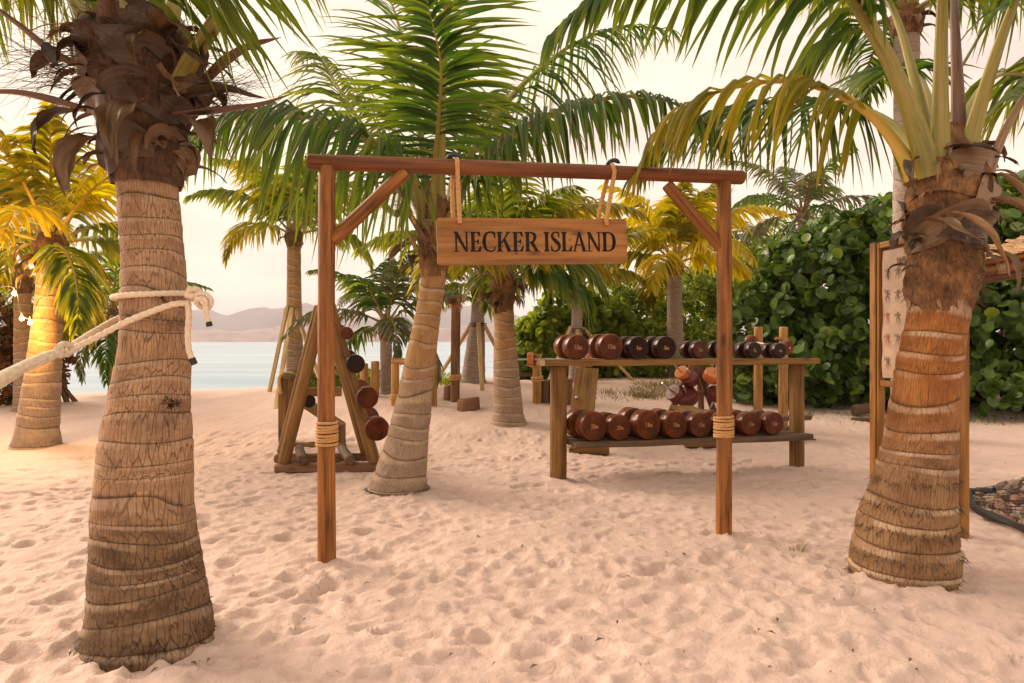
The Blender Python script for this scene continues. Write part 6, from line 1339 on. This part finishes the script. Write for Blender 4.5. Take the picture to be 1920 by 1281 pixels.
pts = [tuple(G(q.uniform(1190, 1290), q.uniform(716, 745))) for _ in range(60)] + [tuple(G(q.uniform(1130, 1200), q.uniform(735, 752))) for _ in range(8)]
grass('patch of dry beach grass in front of the hedge', pts, 0.16, 16, 4, LF_GRASS, 'beach_grass', 'grass', 'stuff', 0.14)
pts = [tuple(G(q.uniform(580, 720), q.uniform(716, 730))) for _ in range(30)] + [tuple(G(q.uniform(800, 860), q.uniform(716, 722))) for _ in range(12)]
grass('thin green grass along the top of the beach', pts, 0.30, 14, 5, LF_OLIVE, 'beach_grass', 'grass', 'stuff', 0.2)
pts = [tuple(G(q.uniform(1400, 1930), q.uniform(775, 798))) for _ in range(70)]
grass('low weeds along the foot of the hedge', pts, 0.13, 9, 6, LF_GRAPE, 'hedge_weeds', 'weeds', 'stuff', 0.2)
q = np.random.default_rng(150); V = []; Fc = []; U = []
for k in range(150):
    p = G(q.uniform(120, 1900), q.uniform(800, 1270)); a_ = q.uniform(0, 6.28); l = q.uniform(0.008, 0.03); b = len(V); tn = q.random()
    dx, dy = math.cos(a_)*l, math.sin(a_)*l; V += [(p.x - dx, p.y - dy, p.z + 0.012), (p.x + dy*0.25, p.y - dx*0.25, p.z + 0.02), (p.x + dx, p.y + dy, p.z + 0.014), (p.x - dy*0.25, p.y + dx*0.25, p.z + 0.024)]; U += [(tn, 0)]*4; Fc.append((b, b + 1, b + 2, b + 3))
tag(obj('leaf_litter', V, Fc, SHEATH, None, U, False, 'stuff'), 'scraps of dry leaf scattered over the sand', 'litter')
# driftwood and fallen pieces
def driftwood(label, a, b, r, seed): return tag(log_shape(a, b, r, r*0.7, 12, 8, 0.10, seed, None, 0.05).build('driftwood', W_GREY), label, 'driftwood')
a = G(1600, 782); b_ = G(1652, 778); driftwood('pale driftwood log at the hedge foot behind the board', a + Vector((0, 0, 0.10)), b_ + Vector((0, 0, 0.10)), 0.09, 1)
a = G(1596, 790); b_ = G(1685, 796); driftwood('dark flat driftwood on the sand in front of the pale log', a + Vector((0, 0, 0.02)), b_ + Vector((0, 0, 0.02)), 0.04, 2)
a = G(955, 712); b_ = G(1010, 711); driftwood('brown driftwood log by the palm props', a + Vector((0, 0, 0.06)), b_ + Vector((0, 0, 0.1)), 0.07, 3)

# ------------------------------------------------------------------ haze
hz, t_, b_ = M_new('sea_haze'); t_.nodes.remove(b_)
pv = t_.nodes.new('ShaderNodeVolumePrincipled'); pv.inputs['Density'].default_value = 0.00020; pv.inputs['Color'].default_value = (0.90, 0.86, 1.0, 1); pv.inputs['Anisotropy'].default_value = 0.0
t_.links.new(pv.outputs[0], t_.nodes['Material Output'].inputs['Volume'])
zt_, zb_ = 310.0, -6.0; hx = 14500.0
V = [(sx, sy, z) for z in (zb_, zt_) for sx, sy in ((-hx, -60), (hx, -60), (hx, hx), (-hx, hx))]
haze = obj('haze', V, [(3, 2, 1, 0), (4, 5, 6, 7), (0, 1, 5, 4), (1, 2, 6, 5), (2, 3, 7, 6), (3, 0, 4, 7)], hz, None, None, False, 'stuff')
tag(haze, 'pale sea haze over the bay', 'haze')
